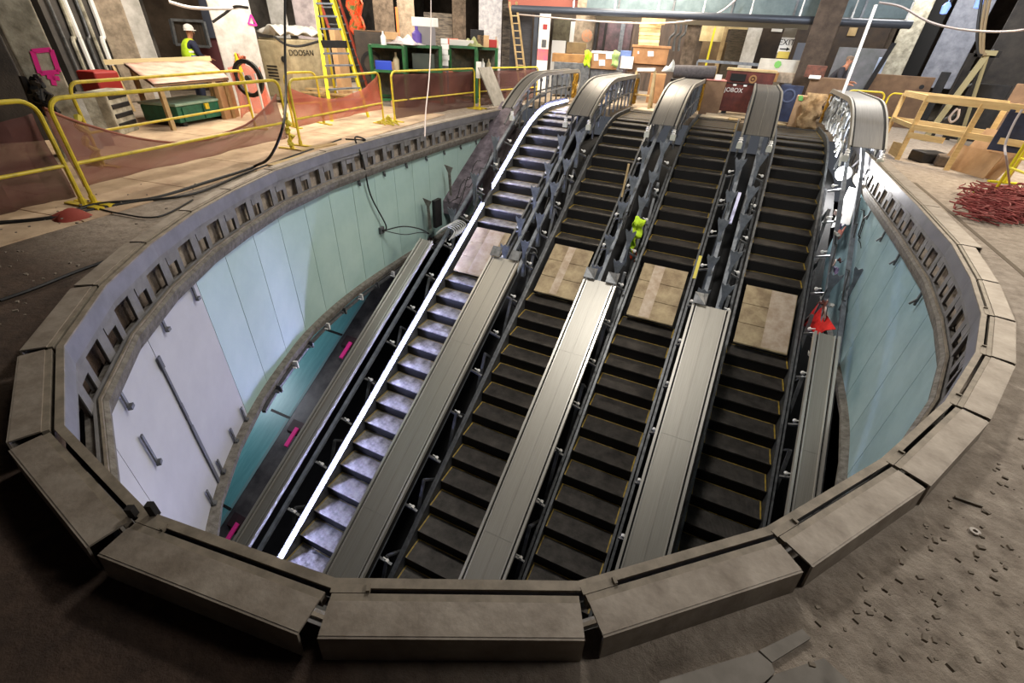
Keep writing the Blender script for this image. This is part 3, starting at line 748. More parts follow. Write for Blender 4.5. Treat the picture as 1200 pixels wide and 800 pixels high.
fc_ = [onframe(960, 355, 2.22), onframe(980, 386, 2.30), onframe(968, 387, 2.24), onframe(958, 394, 2.2), onframe(951, 386, 2.16), onframe(940, 381, 2.1)]
fc_ = [v+(Vector((0, 0, CH))-v).normalized()*.3 for v in fc_]
m = MB(); fm_ = Vector((0, 0, 0)) + sum(fc_, Vector())/6+Vector((0, -.05, .04)); _ = onframe(960, 376, 2.24)+Vector((0, -.06, .03)); m.add([fm_]+fc_, [(0, i+1, (i+1) % 6+1) for i in range(6)])
tag(m.build('red_flag', redf, solid=.01), 'bright red cloth flag draped over the top of the right narrow deck', 'flag')
m = MB(); a = onframe(867, 226, XG[3]+.0); m.bar(a, a+Vector((-.03, -.75, -.42)), .06, .03); tag(m.build('lamp_tube', mat('lavender_tube', (206, 206, 236), .4, emit=.25)), 'pale glowing tube lying between the beams left of the rightmost escalator', 'lamp')
m = MB(); a = onframe(535, 105, -3.3)
# junction box and cables on the left wall
p, d_, nn = along(L[s_of(-5.7, 6.6)], -.04, -1.62); jb = thing('junction_box', 'small grey junction box hanging on the teal wall', 'box', p)
m = MB(); m.box(p, (.13, .05, .13), atan2(d_.y, d_.x)); m.build('box', steel_d, jb, bevel=.008); m = MB(); m.tube([p-nn*.03, p-nn*.05], .025, 10); m.build('knockout', steel_k, jb)
top, _, _ = along(L[s_of(-5.7, 6.6)]+.35, .05, .03)
m = MB(); m.tube(catmull([G(405, 163, .0), G(428, 164, .02), top+Vector((.06, -.02, .05)), top-nn*.14+Vector((0, 0, -.3)), top-nn*.12+Vector((0, .1, -.9)), p-nn*.06+Vector((0, .06, -.25+.35)), p-nn*.05]), .014, 6)
tag(m.build('cable', rubber), 'black cable dropping over the curb to the junction box', 'cable')
e0 = Vector((XG[0]+.1, 7.3, zl(7.3)+HO+.05))
m = MB(); m.tube(catmull([p-nn*.05, p.lerp(e0, .35)+Vector((.1, 0, .12)), p.lerp(e0, .7)+Vector((.1, 0, .1)), e0]), .012, 6); m.tube(catmull([p-nn*.06, p.lerp(e0, .35)+Vector((.12, 0, -.04)), p.lerp(e0, .7)+Vector((.1, 0, .02)), e0]), .008, 6)
tag(m.build('cable', rubber), 'black cable pair sagging from the junction box to the narrow left deck', 'cable')
m = MB(); rnd = random.Random(3)
for q in range(7):
    a = Vector((XG[0]+.15, 7.5+q*.08, zl(7.5)+.75)); m.tube(catmull([a, a+Vector((.1, .2, .1)), a+Vector((.25, .3, 0)), a+Vector((.22, .1+.1*rnd.random(), -.15))], 5), .012, 5)
tag(m.build('cable_bundle', clear_p), 'tangle of pale conduit at the top end of the narrow left deck', 'cable')
m = MB(); a = Vector((XG[0]-.28, 8.2, zl(8.2)+.5)); m.box(a, (.08, .25, .6)); tag(m.build('steel_post', steel_k), 'dark upright steel post at the foot of the last teal panel', 'post')
for q, y in enumerate((8.0, 8.9)):
    a = Vector((XG[0]-.38, y, zl(y)+.3)); m = MB(); m.plate([a+Vector(v) for v in ((0, 0, 0), (.06, 0, 0), (.04, 0, .5), (.1, 0, .62), (-.12, 0, .66), (-.03, 0, .5))], (0, 1, 0), .012); tag(m.build('bracket', ledge_m), ['brown fin bracket against the lower teal panel corner', 'brown fin bracket against the last teal panel'][q], 'bracket')
# hook clamp on the second gap
a = onframe(616, 292, XG[1]+.1); m = MB(); m.lathe(a, [(.0, -.05), (.05, -.05), (.06, 0), (.05, .05), (0, .05)], 12); m.tube(catmull([a, a+Vector((.1, 0, .06)), a+Vector((.22, 0, .05)), a+Vector((.24, 0, -.04)), a+Vector((.1, 0, -.06))], 5), .012, 6)
tag(m.build('pipe_clamp', steel_d), 'grey pipe clamp with a wire loop on the framing between the first and second escalators', 'clamp')
m = MB(); a = onframe(737, 192, XG[2]-.02); m.bar(a, a+Vector((-.02, -.0, -.55)), .03, .03); tag(m.build('timber_stake', wood2), 'thin tan timber stake standing between the second and third escalators', 'stake')

# ------------------------------------------------------------------ work light at the right rim, shining into the well
wl = onframe(988, 203, 2.28); wt = thing('work_light', 'glaring white work light hung inside the right edge of the well', 'lamp', wl)
glow = mat('lamp_white', (255, 255, 255), .4, emit=60)
m = MB(); m.lathe(wl, [(.0, -.11), (.09, -.09), (.14, 0), (.09, .05), (0, .06)], 16, axis=(-.5, -1, .2)); m.build('bulb', glow, wt, smooth=True)
m = MB(); m.tube([wl+Vector((.07, .06, .05)), wl+Vector((.2, .1, .28))], .02, 8); m.build('arm', steel_k, wt)
m = MB(); hd = Vector((.5, 1, -.2)).normalized(); m.lathe(wl+hd*.05, [(.15, 0), (.16, .02), (.07, .1), (.03, .12)], 16, axis=hd); m.build('housing', steel_k, wt)
point('work_light_bulb', wl+Vector((-.12, -.22, .05)), 300, .06, (1, .97, .95))
# bright reflecting white sheet below the lamp
m = MB(); m.plate([onframe(996, 219, 2.42), onframe(1007, 222, 2.44), onframe(996, 263, 2.43), onframe(974, 267, 2.40)], (-1, 0, 0), .01)
tag(m.build('plastic_sheet', white_m), 'white plastic sheet lit brilliantly below the work light', 'sheet')
m = MB(); rnd = random.Random(12)
dm = [mat('crumpled_bag', (200, 176, 168), .6), redb, clear_p, mat('pink_insulation', (196, 130, 120), .8), mat('violet_scrap', (96, 84, 120), .7)]
for q in range(16):
    y = 6.9+q*.21; a = Vector((XG[4]+rnd.uniform(-.22, -.02), y, zl(y)+rnd.uniform(.1, .5))); m = MB()
    s1, s2 = rnd.uniform(.05, .11), rnd.uniform(.12, .3)
    pl = [a+Vector((rnd.uniform(-s1, s1), rnd.uniform(-s2, s2), rnd.uniform(-s1, s1)*1.5)) for _ in range(4)]
    mb = MB(); cc = sum(pl, Vector())/4
    mb.grid(lambda u, v: pl[0].lerp(pl[1], u).lerp(pl[3].lerp(pl[2], u), v)+Vector((0, 0, .03*sin(9*u+7*v+q))), 5, 5)
    tag(mb.build('debris_scrap', dm[q % 5], smooth=True, solid=.012), 'crumpled scrap of wrapping among the framing below the work light', 'debris', 'scraps of wrapping below the work light')
# ------------------------------------------------------------------ room shell
def sbox(name, c, d, m, rz=0): mb = MB(); mb.box(c, d, rz); return struct(mb.build(name, m))
sbox('wall_back', (-6, 31, 2.4), (42, .3, 5.2), brown_w)
sbox('wall_left', (-21, 14, 2.4), (.3, 36, 5.2), mat('cluttered_grey_wall', (84, 80, 76), .9, 0, (150, 144, 136), 1.1, .3))
sbox('wall_right', (11.5, 14, 2.4), (.3, 36, 5.2), dark_w)
sbox('wall_near', (-6, -3.6, 2.4), (40, .3, 5.2), dark_w)
sbox('ceiling', (-6, 14, 5.0), (40, 36, .2), dark_w)
# plywood floor protection on the left
fp = thing('floor_protection', 'dusty beige protection boards covering the floor behind the left barriers', 'floor boards', (-9, 6, FZ))
A_, B_ = G(108, 262), G(470, 152)
ax = (B_-A_).normalized(); ay = Vector((-ax.y, ax.x, 0))
pm = mat('beige_floor_board', (206, 182, 152), .85, 0, (170, 144, 118), 2.2, .1)
for i in range(-3, 7):
    for j in range(4):
        o_ = A_+ax*(i*1.25+(.4 if j % 2 else 0))+ay*(j*1.22+.1); m = MB()
        b = [o_, o_+ax*1.235, o_+ax*1.235+ay*1.205, o_+ay*1.205]; m.hexa([v+Vector((0, 0, .001)) for v in b], [v+Vector((0, 0, .014)) for v in b]); m.build('board', pm, fp)
# landing boards
for q, (c, d, lab) in enumerate((((-.62, 14.86), (.72, .5), 'pale plywood offcut on the landing at the top of the third escalator, left piece'), ((-.1, 14.8), (.3, .38), 'small plywood offcut at the top of the third escalator, right piece'), ((-.35, 15.55), (1.1, .7), 'plywood sheet in front of the maroon tool box'), ((1.3, 14.9), (.95, .5), 'plywood sheet at the top of the rightmost escalator'), ((-2.4, 14.95), (.9, .65), 'plywood sheet at the top of the second escalator under the sawhorse'))):
    m = MB(); m.box((c[0], c[1], .042), (d[0], d[1], .03), .04*(q % 3-1)); tag(m.build('plywood_sheet', wood2 if q % 2 else mat('beige_ply', (216, 198, 168), .8, 0, (190, 170, 140), 3)), lab, 'plywood')

# ------------------------------------------------------------------ barriers
def rbar(m, p0, p1, z0, z1, r=.021, rad=.13):
    d = (p1-p0).normalized(); pts = [p0+Vector((0, 0, z0))]
    for q in range(7):
        t = pi/2*q/6; pts.append(p0+d*(rad-rad*cos(t))+Vector((0, 0, z1-rad+rad*sin(t))))
    for q in range(7):
        t = pi/2*q/6; pts.append(p1-d*(rad-rad*sin(t))+Vector((0, 0, z1-rad+rad*cos(t))))
    pts.append(p1+Vector((0, 0, z0))); m.tube(pts, r, 8)
def barrier(p0, p1, label, h=1.0, net=None, mid=(.42,), m_=None, feet=True):
    t = thing('crowd_barrier', label, 'barrier', (p0+p1)/2, 'yellow steel barriers'); m_ = m_ or yel
    m = MB(); rbar(m, p0, p1, .02, h); m.build('tube_frame', m_, t, smooth=True)
    d = (p1-p0).normalized(); n = Vector((-d.y, d.x, 0))
    for z in mid:
        m = MB(); m.tube([p0+Vector((0, 0, z)), p1+Vector((0, 0, z))], .017, 8); m.build('mid_rail', m_, t, smooth=True)
    if feet:
        for p in (p0+d*.0, p1-d*.0):
            m = MB(); m.bar(p-n*.24+Vector((0, 0, .02)), p+n*.24+Vector((0, 0, .02)), .07, .025); m.tube([p+Vector((0, 0, .0)), p+Vector((0, 0, .1))], .03, 8); m.build('foot', m_, t)
    return t
def netmat(nm, c, a):
    if nm in MC: return MC[nm]
    m = mat(nm, c, .8, alpha=a); nt = m.node_tree; N = nt.nodes; b = N['Principled BSDF']
    tc = N.new('ShaderNodeTexCoord'); br = N.new('ShaderNodeTexBrick'); br.offset = 0; br.inputs['Scale'].default_value = 1
    mp = N.new('ShaderNodeMapping'); mp.inputs['Scale'].default_value = (26, 26, 26); nt.links.new(tc.outputs['UV'], mp.inputs[0]); nt.links.new(mp.outputs[0], br.inputs[0])
    br.inputs['Color1'].default_value = (a*.5,)*3+(1,); br.inputs['Color2'].default_value = (a*.7,)*3+(1,); br.inputs['Mortar'].default_value = (.9, .9, .9, 1); br.inputs['Mortar Size'].default_value = .03
    br.inputs['Brick Width'].default_value = .2; br.inputs['Row Height'].default_value = .2
    nt.links.new(br.outputs['Color'], b.inputs['Alpha']); return m
net_m = netmat('reddish_brown_netting', (150, 98, 86), .36)
net_o = netmat('orange_safety_netting', (206, 112, 88), .42)
def net(fn, nu, nv, label, m_, su=2., sv=1.):
    mb = MB(); mb.grid(fn, nu, nv); o = mb.build('safety_netting', m_, smooth=True, solid=.004)
    uv = o.data.uv_layers.new(name='uv'); k = 0; nvx = nv+1
    for pl in o.data.polygons:
        for li in pl.loop_indices:
            vi = o.data.loops[li].vertex_index; uv.data[li].uv = ((vi//nvx)/nu*su, (vi % nvx)/nv*sv)
    return tag(o, label, 'netting')
Zv = lambda z: Vector((0, 0, z))
bA = (G(-85, 292), G(100, 243)); bB = (G(112, 240), G(343, 176)); bC = (G(353, 172), G(450, 146)); bD = (G(463, 143), G(556, 128)); bE = (G(562, 127), G(628, 119))
barrier(*bA, 'yellow barrier cut by the left edge of the picture'); barrier(*bB, 'long yellow barrier in front of the green chest', h=1.0)
barrier(*bC, 'yellow barrier in front of the yellow ladder', h=.98); barrier(*bD, 'yellow barrier in front of the green frames', h=.98); barrier(*bE, 'yellow barrier behind the leaning grey plate', h=.98)
barrier(G(122, 196), G(300, 152), 'yellow barrier standing behind the long one beside the green chest', h=.98)
barrier(G(345, 150), G(380, 146), 'short yellow barrier end behind the post of the ladder barrier', h=.95)
def sag(a, b, zt0, zt1, sg, zb, off_=.03):
    n = Vector((-(b-a).y, (b-a).x, 0)).normalized()
    def f(u, v):
        t = zt0+(zt1-zt0)*u-sg*4*u*(1-u); z = t+(zb-t)*v
        return a.lerp(b, u)+n*(off_+.03*sin(13*u+5*v)+.02*sin(31*u))+Zv(z)
    return f
net(sag(bB[0], bB[1], .92, .8, .48, .18, .08), 30, 10, 'sagging dusky orange netting looped along the long yellow barrier', net_m)
net(sag(bC[0], bC[1], .9, .95, .3, .3), 20, 8, 'orange netting drooping under the ladder barrier rail', net_o)
net_d = netmat('dark_netting', (92, 52, 46), .6)
net(sag(bD[0], bD[1], .93, .93, .02, .06), 20, 8, 'dark reddish netting stretched tight over the barrier by the green frames', net_d)
net(sag(bE[0], bE[1], .93, .93, .02, .06), 12, 8, 'dark reddish netting stretched behind the leaning grey plate', net_d)
net(sag(bA[0], bA[1], .9, .88, .06, .1, .1), 14, 8, 'dark reddish netting on the barrier at the left edge', net_d)
m = MB(); m.tube([sag(bB[0], bB[1], .92, .8, .48, .18, .08)(u/20, 0) for u in range(21)], .014, 6); tag(m.build('netting_rope', mat('netting_rope', (150, 92, 74), .8)), 'dusky rope edge drooping along the long yellow barrier', 'rope')
# caution tape on legs
for (px, py, l, hh) in ((343, 176, 'crumpled yellow caution tape round the barrier leg right of the green chest', .5), (456, 146, 'crumpled yellow caution tape at the feet between the ladder barrier and the frames', .12), (118, 200, 'yellow caution tape strip hanging behind the long barrier', .6)):
    p = G(px, py); m = MB(); rnd = random.Random(px)
    m.tube([p+Vector((.04*sin(4*q), .04*cos(5*q), .03+hh*q/14)) for q in range(15)], [.02+.012*(q % 3) for q in range(15)], 6); tag(m.build('caution_tape', mat('caution_tape', (190, 176, 60), .6)), l, 'tape')
m = MB(); rnd = random.Random(9)
for q in range(9):
    p = G(458+rnd.uniform(-14, 14), 146+rnd.uniform(-3, 3)); m.tube(catmull([p+Zv(.02), p+Vector((rnd.uniform(-.1, .1), 0, .08)), p+Vector((rnd.uniform(-.2, .2), .1, .02))], 4), .015, 5)
tag(m.build('tape_heap', mat('caution_tape', (190, 176, 60), .6)), 'small heap of yellow tape at the base of the barrier junction', 'tape')

# ------------------------------------------------------------------ generic solids placed from a floor line
def facing(pxl, pxr, pyb, D=None, skew=0):
    if D is None: a, b = G(pxl, pyb), G(pxr, pyb+skew)
    else: a, b = AT(pxl, 60, D), AT(pxr, 60, D); a.z = b.z = FZ
    return a, b
def boxon(a, b, dep, z0, z1, m_, name='body', parent=None, bev=.01, **kw):
    d = (b-a); d.z = 0; d = d.normalized(); n = Vector((-d.y, d.x, 0))
    if n.dot(Vector((a.x, a.y, 0))) < 0: n = -n
    q = [Vector((a.x, a.y, 0)), Vector((b.x, b.y, 0)), Vector((b.x, b.y, 0))+n*dep, Vector((a.x, a.y, 0))+n*dep]
    mb = MB(); mb.hexa([v+Zv(z0) for v in q], [v+Zv(z1) for v in q]); return mb.build(name, m_, parent, bevel=bev), d, n
def column(name_l, pxl, pxr, D, m_, zt=4.9, dep=None, ref=0, z0=FZ):
    a, b = AT(pxl, ref, D), AT(pxr, ref, D); w_ = hypot(a.x-b.x, a.y-b.y)
    o, d, n = boxon(a, b, dep or w_, z0, zt, m_, 'column', bev=.02); tag(o, name_l, 'column', None); return a, b, d, n
# columns, left to right.  ref = pixel row where the two edges were read
a, b, d, n = column('grey stripped concrete column with a pink sprayed square at the far left', 36, 82, 9.0, conc, ref=105)
def mark_on(a, d, n, pts, m_, name, label, cat, th=.006, w=.035):
    m = MB(); pts = [Vector(p) for p in pts]; m.tube(pts, w, 6); return tag(m.build(name, m_), label, cat)
def onplane(a, d, n, px, py, off_=-.01):
    r = ray(px, py); o = Vector((0, 0, CH)); t = ((a-o).dot(n)+off_)/r.dot(n); return o+r*t
def spray(parent_a, d, n, lines, m_, w, label):
    m = MB()
    for ln in lines: 
        P_ = [onplane(parent_a, d, n, *p, off_=-.012) for p in ln]
        for u, v in zip(P_, P_[1:]): m.bar(u, v, w, .008, up=n)
    return tag(m.build('spray_mark', m_), label, 'paint mark')
spray(a, d, n, [[(38, 60), (60, 58), (69, 84), (47, 86), (38, 60)], [(60, 84), (64, 100)], [(55, 90), (70, 92)]], pink_p, .05, 'pink sprayed square and arrow on the far-left column')
m = MB(); c = onplane(a, d, n, 49, 112, -.1); rnd = random.Random(2)
for q in range(14): m.tube([c+Vector((rnd.uniform(-.12, .12), rnd.uniform(-.1, .05), rnd.uniform(-.22, .22))) for _ in range(4)], .035, 6)
tag(m.build('hose_bundle', rubber), 'black bundle of hose hung on the far-left column', 'hose')
column('dark concrete pier at the far left behind the end barrier', -60, 10, 10.5, dark_w, ref=60, dep=.5)
column('beige concrete pier left of the white column', 118, 152, 15.0, conc_t, ref=30, dep=1)
a, b, d, n = column('whitewashed column left of the worker, in block courses', 142, 176, 15.2, conc_w, ref=40, dep=1)
a2, b2, d2, n2 = column('wide whitewashed column with a pink triangle, right of the worker', 252, 300, 13.4, conc_w, ref=40, dep=.9)
spray(a2, d2, n2, [[(294, 17), (291, 28), (301, 30), (294, 17)]], pink_p, .03, 'small pink triangle mark on the wide white column')
column('pale panelled pier behind the ladder', 318, 338, 17, conc_w, ref=30, dep=.4)
column('pale lilac wall pier right behind the yellow ladder', 345, 372, 19, mat('lilac_plaster', (196, 186, 190), .8, 0, (150, 142, 146), 4), ref=20, dep=.4)
column('grey pier behind the black cabinet', 438, 462, 20, conc_b, ref=20, dep=.5)
column('narrow tan pier above the green frames', 466, 486, 21, conc_t, ref=20, dep=.4)
column('slim grey pier left of the white column', 530, 546, 21.5, conc_b, ref=20, dep=.4)
column('white speckled square column above the green frames', 561, 588, 20.5, mat('speckled_grey_white', (176, 176, 180), .85, 0, (140, 140, 146), 8), ref=20, dep=.7)
a, b, d, n = column('tan column with an orange sprayed patch', 675, 698, 20, conc_t, ref=20, dep=.7)
m = MB(); m.lathe(onplane(a, d, n, 688, 42, -.012), [(0, -.004), (.2, -.004), (.2, .004), (0, .004)], 12, axis=n); tag(m.build('spray_mark', mat('orange_spray', (226, 150, 104), .8, 0, (176, 160, 140), 14)), 'round orange sprayed patch on the tan column', 'paint mark')
column('slim dark pipe-like post beside the tan column', 699, 703, 19.8, steel_k, ref=20, dep=.1)
column('dark brown steel column left of the yellow strap', 808, 824, 19.5, conc_b, ref=20, dep=.6)
column('thick dark brown column right of the exit sign', 948, 980, 17.5, mat('dark_brown_concrete', (84, 72, 62), .9, 0, (62, 52, 44), 5, .4), ref=40, dep=.8)
column('chipped pale column with an orange spot', 1050, 1076, 20.4, conc, ref=45, dep=.6)
column('black strip of wall behind the chipped column', 1076, 1096, 21.2, black_m, ref=45, dep=.4)
column('grey whitewashed block pier right of the chipped column', 1098, 1142, 21.4, mat('grey_blockwork', (150, 154, 166), .85, 0, (118, 122, 134), 5, .2), ref=50, dep=.9, z0=.9)
column('dim grey slab wall at the top right corner', 1166, 1260, 20, dark_w, ref=50, dep=.6)
# left dark wall with conduits
sb = AT(70, 60, 13.5); sc_ = AT(128, 60, 14.5)
o, d, n = boxon(Vector((sb.x, sb.y, 0)), Vector((sc_.x, sc_.y, 0)), .2, FZ, 4.9, dark_w, 'wall_recess', bev=0); struct(o)
cd = thing('conduit_run', 'pale electrical conduits climbing the dark wall left of the whitewashed column', 'pipes', (sb.x, sb.y, FZ))
for q in range(6):
    p = Vector((sb.x, sb.y, FZ)).lerp(Vector((sc_.x, sc_.y, FZ)), .12+q*.15)-n*.06
    m = MB(); m.tube(catmull([p, p+Zv(1.2), p+Zv(1.6)+d*.1*(q % 2), p+Zv(4.8)+d*.1*(q % 2)], 4), .028+.01*(q % 3), 7); m.build('conduit', [steel_d, conc, white_m][q % 3], cd)
# room behind the worker
wb0, wb1 = AT(180, 40, 17.5), AT(252, 40, 17.5)
o, d, n = boxon(wb0, wb1, .2, FZ, 4.9, brown_w, 'partition', bev=0); tag(o, 'brown grimy partition behind the worker', 'wall')
a = AT(197, 40, 16.6); b = AT(246, 40, 16.6)
o, d, n = boxon(AT(226, 40, 16.8), AT(262, 40, 16.8), .1, FZ, 1.2, mat('oxblood_panel', (92, 44, 48), .7), 'oxblood_board', bev=0); tag(o, 'oxblood red panel below the metal frame', 'panel')
o, d, n = boxon(AT(240, 30, 16.7), AT(262, 30, 16.7), .08, 1.2, 3.2, mat('slate_board', (62, 68, 84), .7), 'slate_board', bev=0); tag(o, 'slate blue board left of the wide white column', 'panel')
wf = thing('window_frame', 'pale rectangular metal frame behind the worker', 'frame', a)
m = MB(); T = [onplane(a, d, n, *p) for p in ((200, 23), (238, 25), (246, 55), (206, 52))]
for u, v in zip(T, T[1:]+T[:1]): m.bar(u, v, .09, .06)
m.build('frame', steel_b, wf); m = MB(); m.plate([p+n*.05 for p in T], n, .02); m.build('mesh_panel', mat('dark_bars', (58, 52, 48), .8, 0, (90, 80, 70), 30, stretch=(1, 1, .05)), wf)
def skinfig(name, joints, edges, rad, m_, parent=None, sub=2):
    me = bpy.data.meshes.new(name); org = Vector(WL[parent]) if parent else Vector()
    me.from_pydata([tuple(Vector(j)-org) for j in joints], edges, []); me.materials.append(m_)
    o = bpy.data.objects.new(name, me); COL.objects.link(o)
    if parent: o.parent = parent
    md = o.modifiers.new('skin', 'SKIN'); me.skin_vertices.new() if not me.skin_vertices else None
    for i, r in enumerate(rad): me.skin_vertices[0].data[i].radius = (r, r) if not isinstance(r, tuple) else r; me.skin_vertices[0].data[i].use_root = (i == 0)
    s_ = o.modifiers.new('sub', 'SUBSURF'); s_.levels = sub; s_.render_levels = sub; md.use_smooth_shade = True; WL[o] = tuple(org); return o
def person(loc, face, label, vest, helmet, lean=.1, shirt=None, pants=None, bald=False):
    """standing figure facing azimuth `face`, leaning forward a little, arms bent in front"""
    t = thing('person', label, 'person', loc); fx = Vector((cos(face), sin(face), 0)); rx = Vector((sin(face), -cos(face), 0)); L_ = Vector(loc)
    q = lambda f, r, z: L_+fx*f+rx*r+Zv(z)
    l = lean
    J = [q(0, 0, .98), q(.05*l*5, 0, 1.18), q(l*.8, 0, 1.38), q(l, 0, 1.47), q(l+.01, 0, 1.53), q(l+.03, 0, 1.60), q(l+.035, 0, 1.70),
         q(l*.8, .19, 1.40), q(l*.8+.05, .25, 1.14), q(l*.8+.27, .17, 1.06), q(l*.8+.34, .14, 1.06),
         q(l*.8, -.19, 1.40), q(l*.8+.05, -.25, 1.14), q(l*.8+.27, -.17, 1.10), q(l*.8+.34, -.14, 1.11),
         q(0, .1, .92), q(.03, .12, .5), q(-.01, .13, .08), q(.16, .14, .035), q(0, -.1, .92), q(.03, -.12, .5), q(-.01, -.13, .08), q(.16, -.14, .035)]
    E_ = [(0, 1), (1, 2), (2, 3), (3, 4), (4, 5), (5, 6), (2, 7), (7, 8), (8, 9), (9, 10), (2, 11), (11, 12), (12, 13), (13, 14), (0, 15), (15, 16), (16, 17), (17, 18), (0, 19), (19, 20), (20, 21), (21, 22)]
    Rr = [.14, .14, .15, .07, .055, .088, .07, .07, .05, .036, .03, .07, .05, .036, .03, .1, .07, .05, .035, .1, .07, .05, .035]
    # hands: five fingers each
    for base, s_ in ((10, 1), (14, -1)):
        for k_, (dx, dy, ln) in enumerate(((.0, .03, .07), (.02, .015, .085), (.022, -.002, .09), (.02, -.018, .08), (.012, -.032, .065))):
            i0 = len(J); J.append(J[base]+fx*(.03+dx)+rx*dy*s_); J.append(J[base]+fx*(.03+dx+ln*.6)+rx*dy*s_*1.2-Zv(.03)); E_.append((base, i0)); E_.append((i0, i0+1)); Rr += [.011, .009]
    skinfig('body', J, E_, Rr, skin, t)
    # clothes as slightly larger skins
    idx = [0, 1, 2, 7, 8, 9, 11, 12, 13]; mp_ = {v: i for i, v in enumerate(idx)}
    skinfig('jacket' if vest else 'shirt', [J[i]-(Zv(.04) if i == 0 else Vector()) for i in idx], [(mp_[u], mp_[v]) for u, v in E_[:22] if u in mp_ and v in mp_], [.17, .17, .175, .09, .068, .05, .09, .068, .05], shirt or cloth_n, t)
    idx = [0, 15, 16, 17, 19, 20, 21]; mp_ = {v: i for i, v in enumerate(idx)}
    skinfig('trousers', [J[i] for i in idx], [(mp_[u], mp_[v]) for u, v in E_[:22] if u in mp_ and v in mp_], [.155, .115, .085, .07, .115, .085, .07], pants or cloth_n, t)
    for s_ in (18, 22): m = MB(); m.tube([J[s_]-fx*.2+Zv(.02), J[s_]+Zv(.01), J[s_]+fx*.08], [.05, .052, .035], 8); m.build('boot', rubber, t)
    if vest:
        skinfig('hi_vis_vest', [J[0]-Zv(.04), J[1], J[2], J[7].lerp(J[2], .3), J[11].lerp(J[2], .3)], [(0, 1), (1, 2), (2, 3), (2, 4)], [.21, .2, .2, .11, .11], vest, t)
        for z in (1.12, 1.22): m = MB(); m.lathe(q(l*.5, 0, z), [(.18, -.018), (.2, -.018), (.2, .018), (.18, .018)], 16); m.build('reflective_band', blue_m if z < 1.2 else paper, t)
    hc = J[5]+Zv(.03)
    for s_ in (-1, 1):
        m = MB(); m.lathe(hc+fx*.085+rx*.032*s_+Zv(.0), [(0, -.008), (.01, 0), (0, .008)], 8); m.build('eye', white_m, t)
        m = MB(); m.lathe(hc+rx*.09*s_-Zv(.01), [(0, -.03), (.014, -.01), (.014, .02), (0, .035)], 8); m.build('ear', skin, t)
    m = MB(); m.tube([hc+fx*.09+Zv(.01), hc+fx*.115-Zv(.025)], [.008, .014], 6); m.build('nose', skin, t)
    m = MB(); m.tube([hc+fx*.088-rx*.025-Zv(.055), hc+fx*.098-Zv(.057), hc+fx*.088+rx*.025-Zv(.055)], .006, 5); m.build('mouth', mat('lips', (150, 80, 70), .6), t)
    if helmet:
        m = MB(); m.lathe(J[6]-Zv(.03), [(.13, -.01), (.118, 0), (.115, .05), (.09, .1), (.04, .125), (0, .13)], 16); m.lathe(J[6]-Zv(.03)+fx*.1, [(.0, -.01), (.07, -.008), (.06, .004), (0, .006)], 12); m.build('hard_hat', helmet, t, smooth=True)
    else:
        m = MB(); m.lathe(J[6]-fx*.02-Zv(.02), [(.09, -.06), (.092, 0), (.075, .035), (0, .05)], 14); m.build('cropped_hair', mat('grey_hair', (120, 100, 84), .8), t, smooth=True)
    return t
wp = AT(214, 40, 14.2); pw = person((wp.x, wp.y, FZ), YAW+pi/2+radians(55)-1.6, 'person in a white hard hat and yellow hi-vis vest by the metal frame', hiv, white_m, .14); pw.scale = (.88, .88, .9)
wp = AT(981, 75, 17.5); sp_z = ZAT(wp, 68)-1.66
person((wp.x, wp.y, max(FZ, sp_z) if sp_z < .6 else FZ), radians(-20), 'bald person in a dark shirt bending over behind the leaning white pole', None, None, .25, shirt=mat('dark_tshirt', (52, 52, 60), .8), pants=cloth_n)
# ------------------------------------------------------------------ left group: chest, sheet table, crates
a, b = G(214, 150), G(270, 139); t = thing('tool_chest', 'dark green site chest with a pale green lid behind the long barrier', 'chest', a)
h_ = ZAT(a, 122); o, d, n = boxon(a, b, .75, FZ+.08, h_-.05, green_m, 'body', t); boxon(a-d*.02-n*.02, b+d*.02-n*.02, .79, h_-.045, h_, mat('pale_green_lid', (150, 176, 156), .6, 0, (120, 150, 130), 5), 'lid', t)
for q in (.1, .5, .9):
    m = MB(); m.bar(a.lerp(b, q)-n*.012+Zv(.1), a.lerp(b, q)-n*.012+Zv(h_-FZ-.08), .04, .02, up=n); m.build('rib', green_m, t)
m = MB(); p = a.lerp(b, .55)-n*.03; m.box(p+Zv(h_-FZ-.1), (.1, .03, .1), atan2(d.y, d.x)); m.build('latch', yel, t)
for q in (.08, .92): boxon(a.lerp(b, q)-d*.05, a.lerp(b, q)+d*.05, .7, FZ, FZ+.08, rubber, 'skid', t)
t = thing('sheeted_table', 'table draped with a pinkish dusty sheet above the green chest', 'table', G(205, 140))
Q = [G(180, 100, .62), G(268, 92, .62), G(245, 72, .82), G(145, 75, .82)]
m = MB(); m.plate(Q, (0, 0, 1), -.03); m.build('table_top', ply_b, t)
m = MB(); m.grid(lambda u, v: Q[0].lerp(Q[1], u).lerp(Q[3].lerp(Q[2], u), v)+Zv(.02+.012*sin(14*u+3*v)*sin(9*v)), 16, 10); m.build('sheet', mat('pinkish_sheet', (214, 190, 176), .6, 0, (184, 136, 118), 3.5), t, smooth=True, solid=.006)
for q, (cc) in enumerate((Q[0], Q[1], Q[2], Q[3])):
    m = MB(); p = cc+(Q[(q+2) % 4]-cc)*.06; m.bar((p.x, p.y, FZ), (p.x, p.y, cc.z-.03), .07, .07); m.build('leg', wood2, t)
m = MB(); u, v = AT(122, 73, 13.6), AT(247, 68.5, 13.6); m.bar(u, v, .07, .09); o = tag(m.build('timber_beam', mat('pale_timber_beam', (226, 204, 156), .7)), 'long pale timber beam lying behind the sheeted table', 'beam')
ts = thing('beam_trestle', 'trestle carrying the long pale timber beam', 'trestle', (u.x, u.y, FZ))
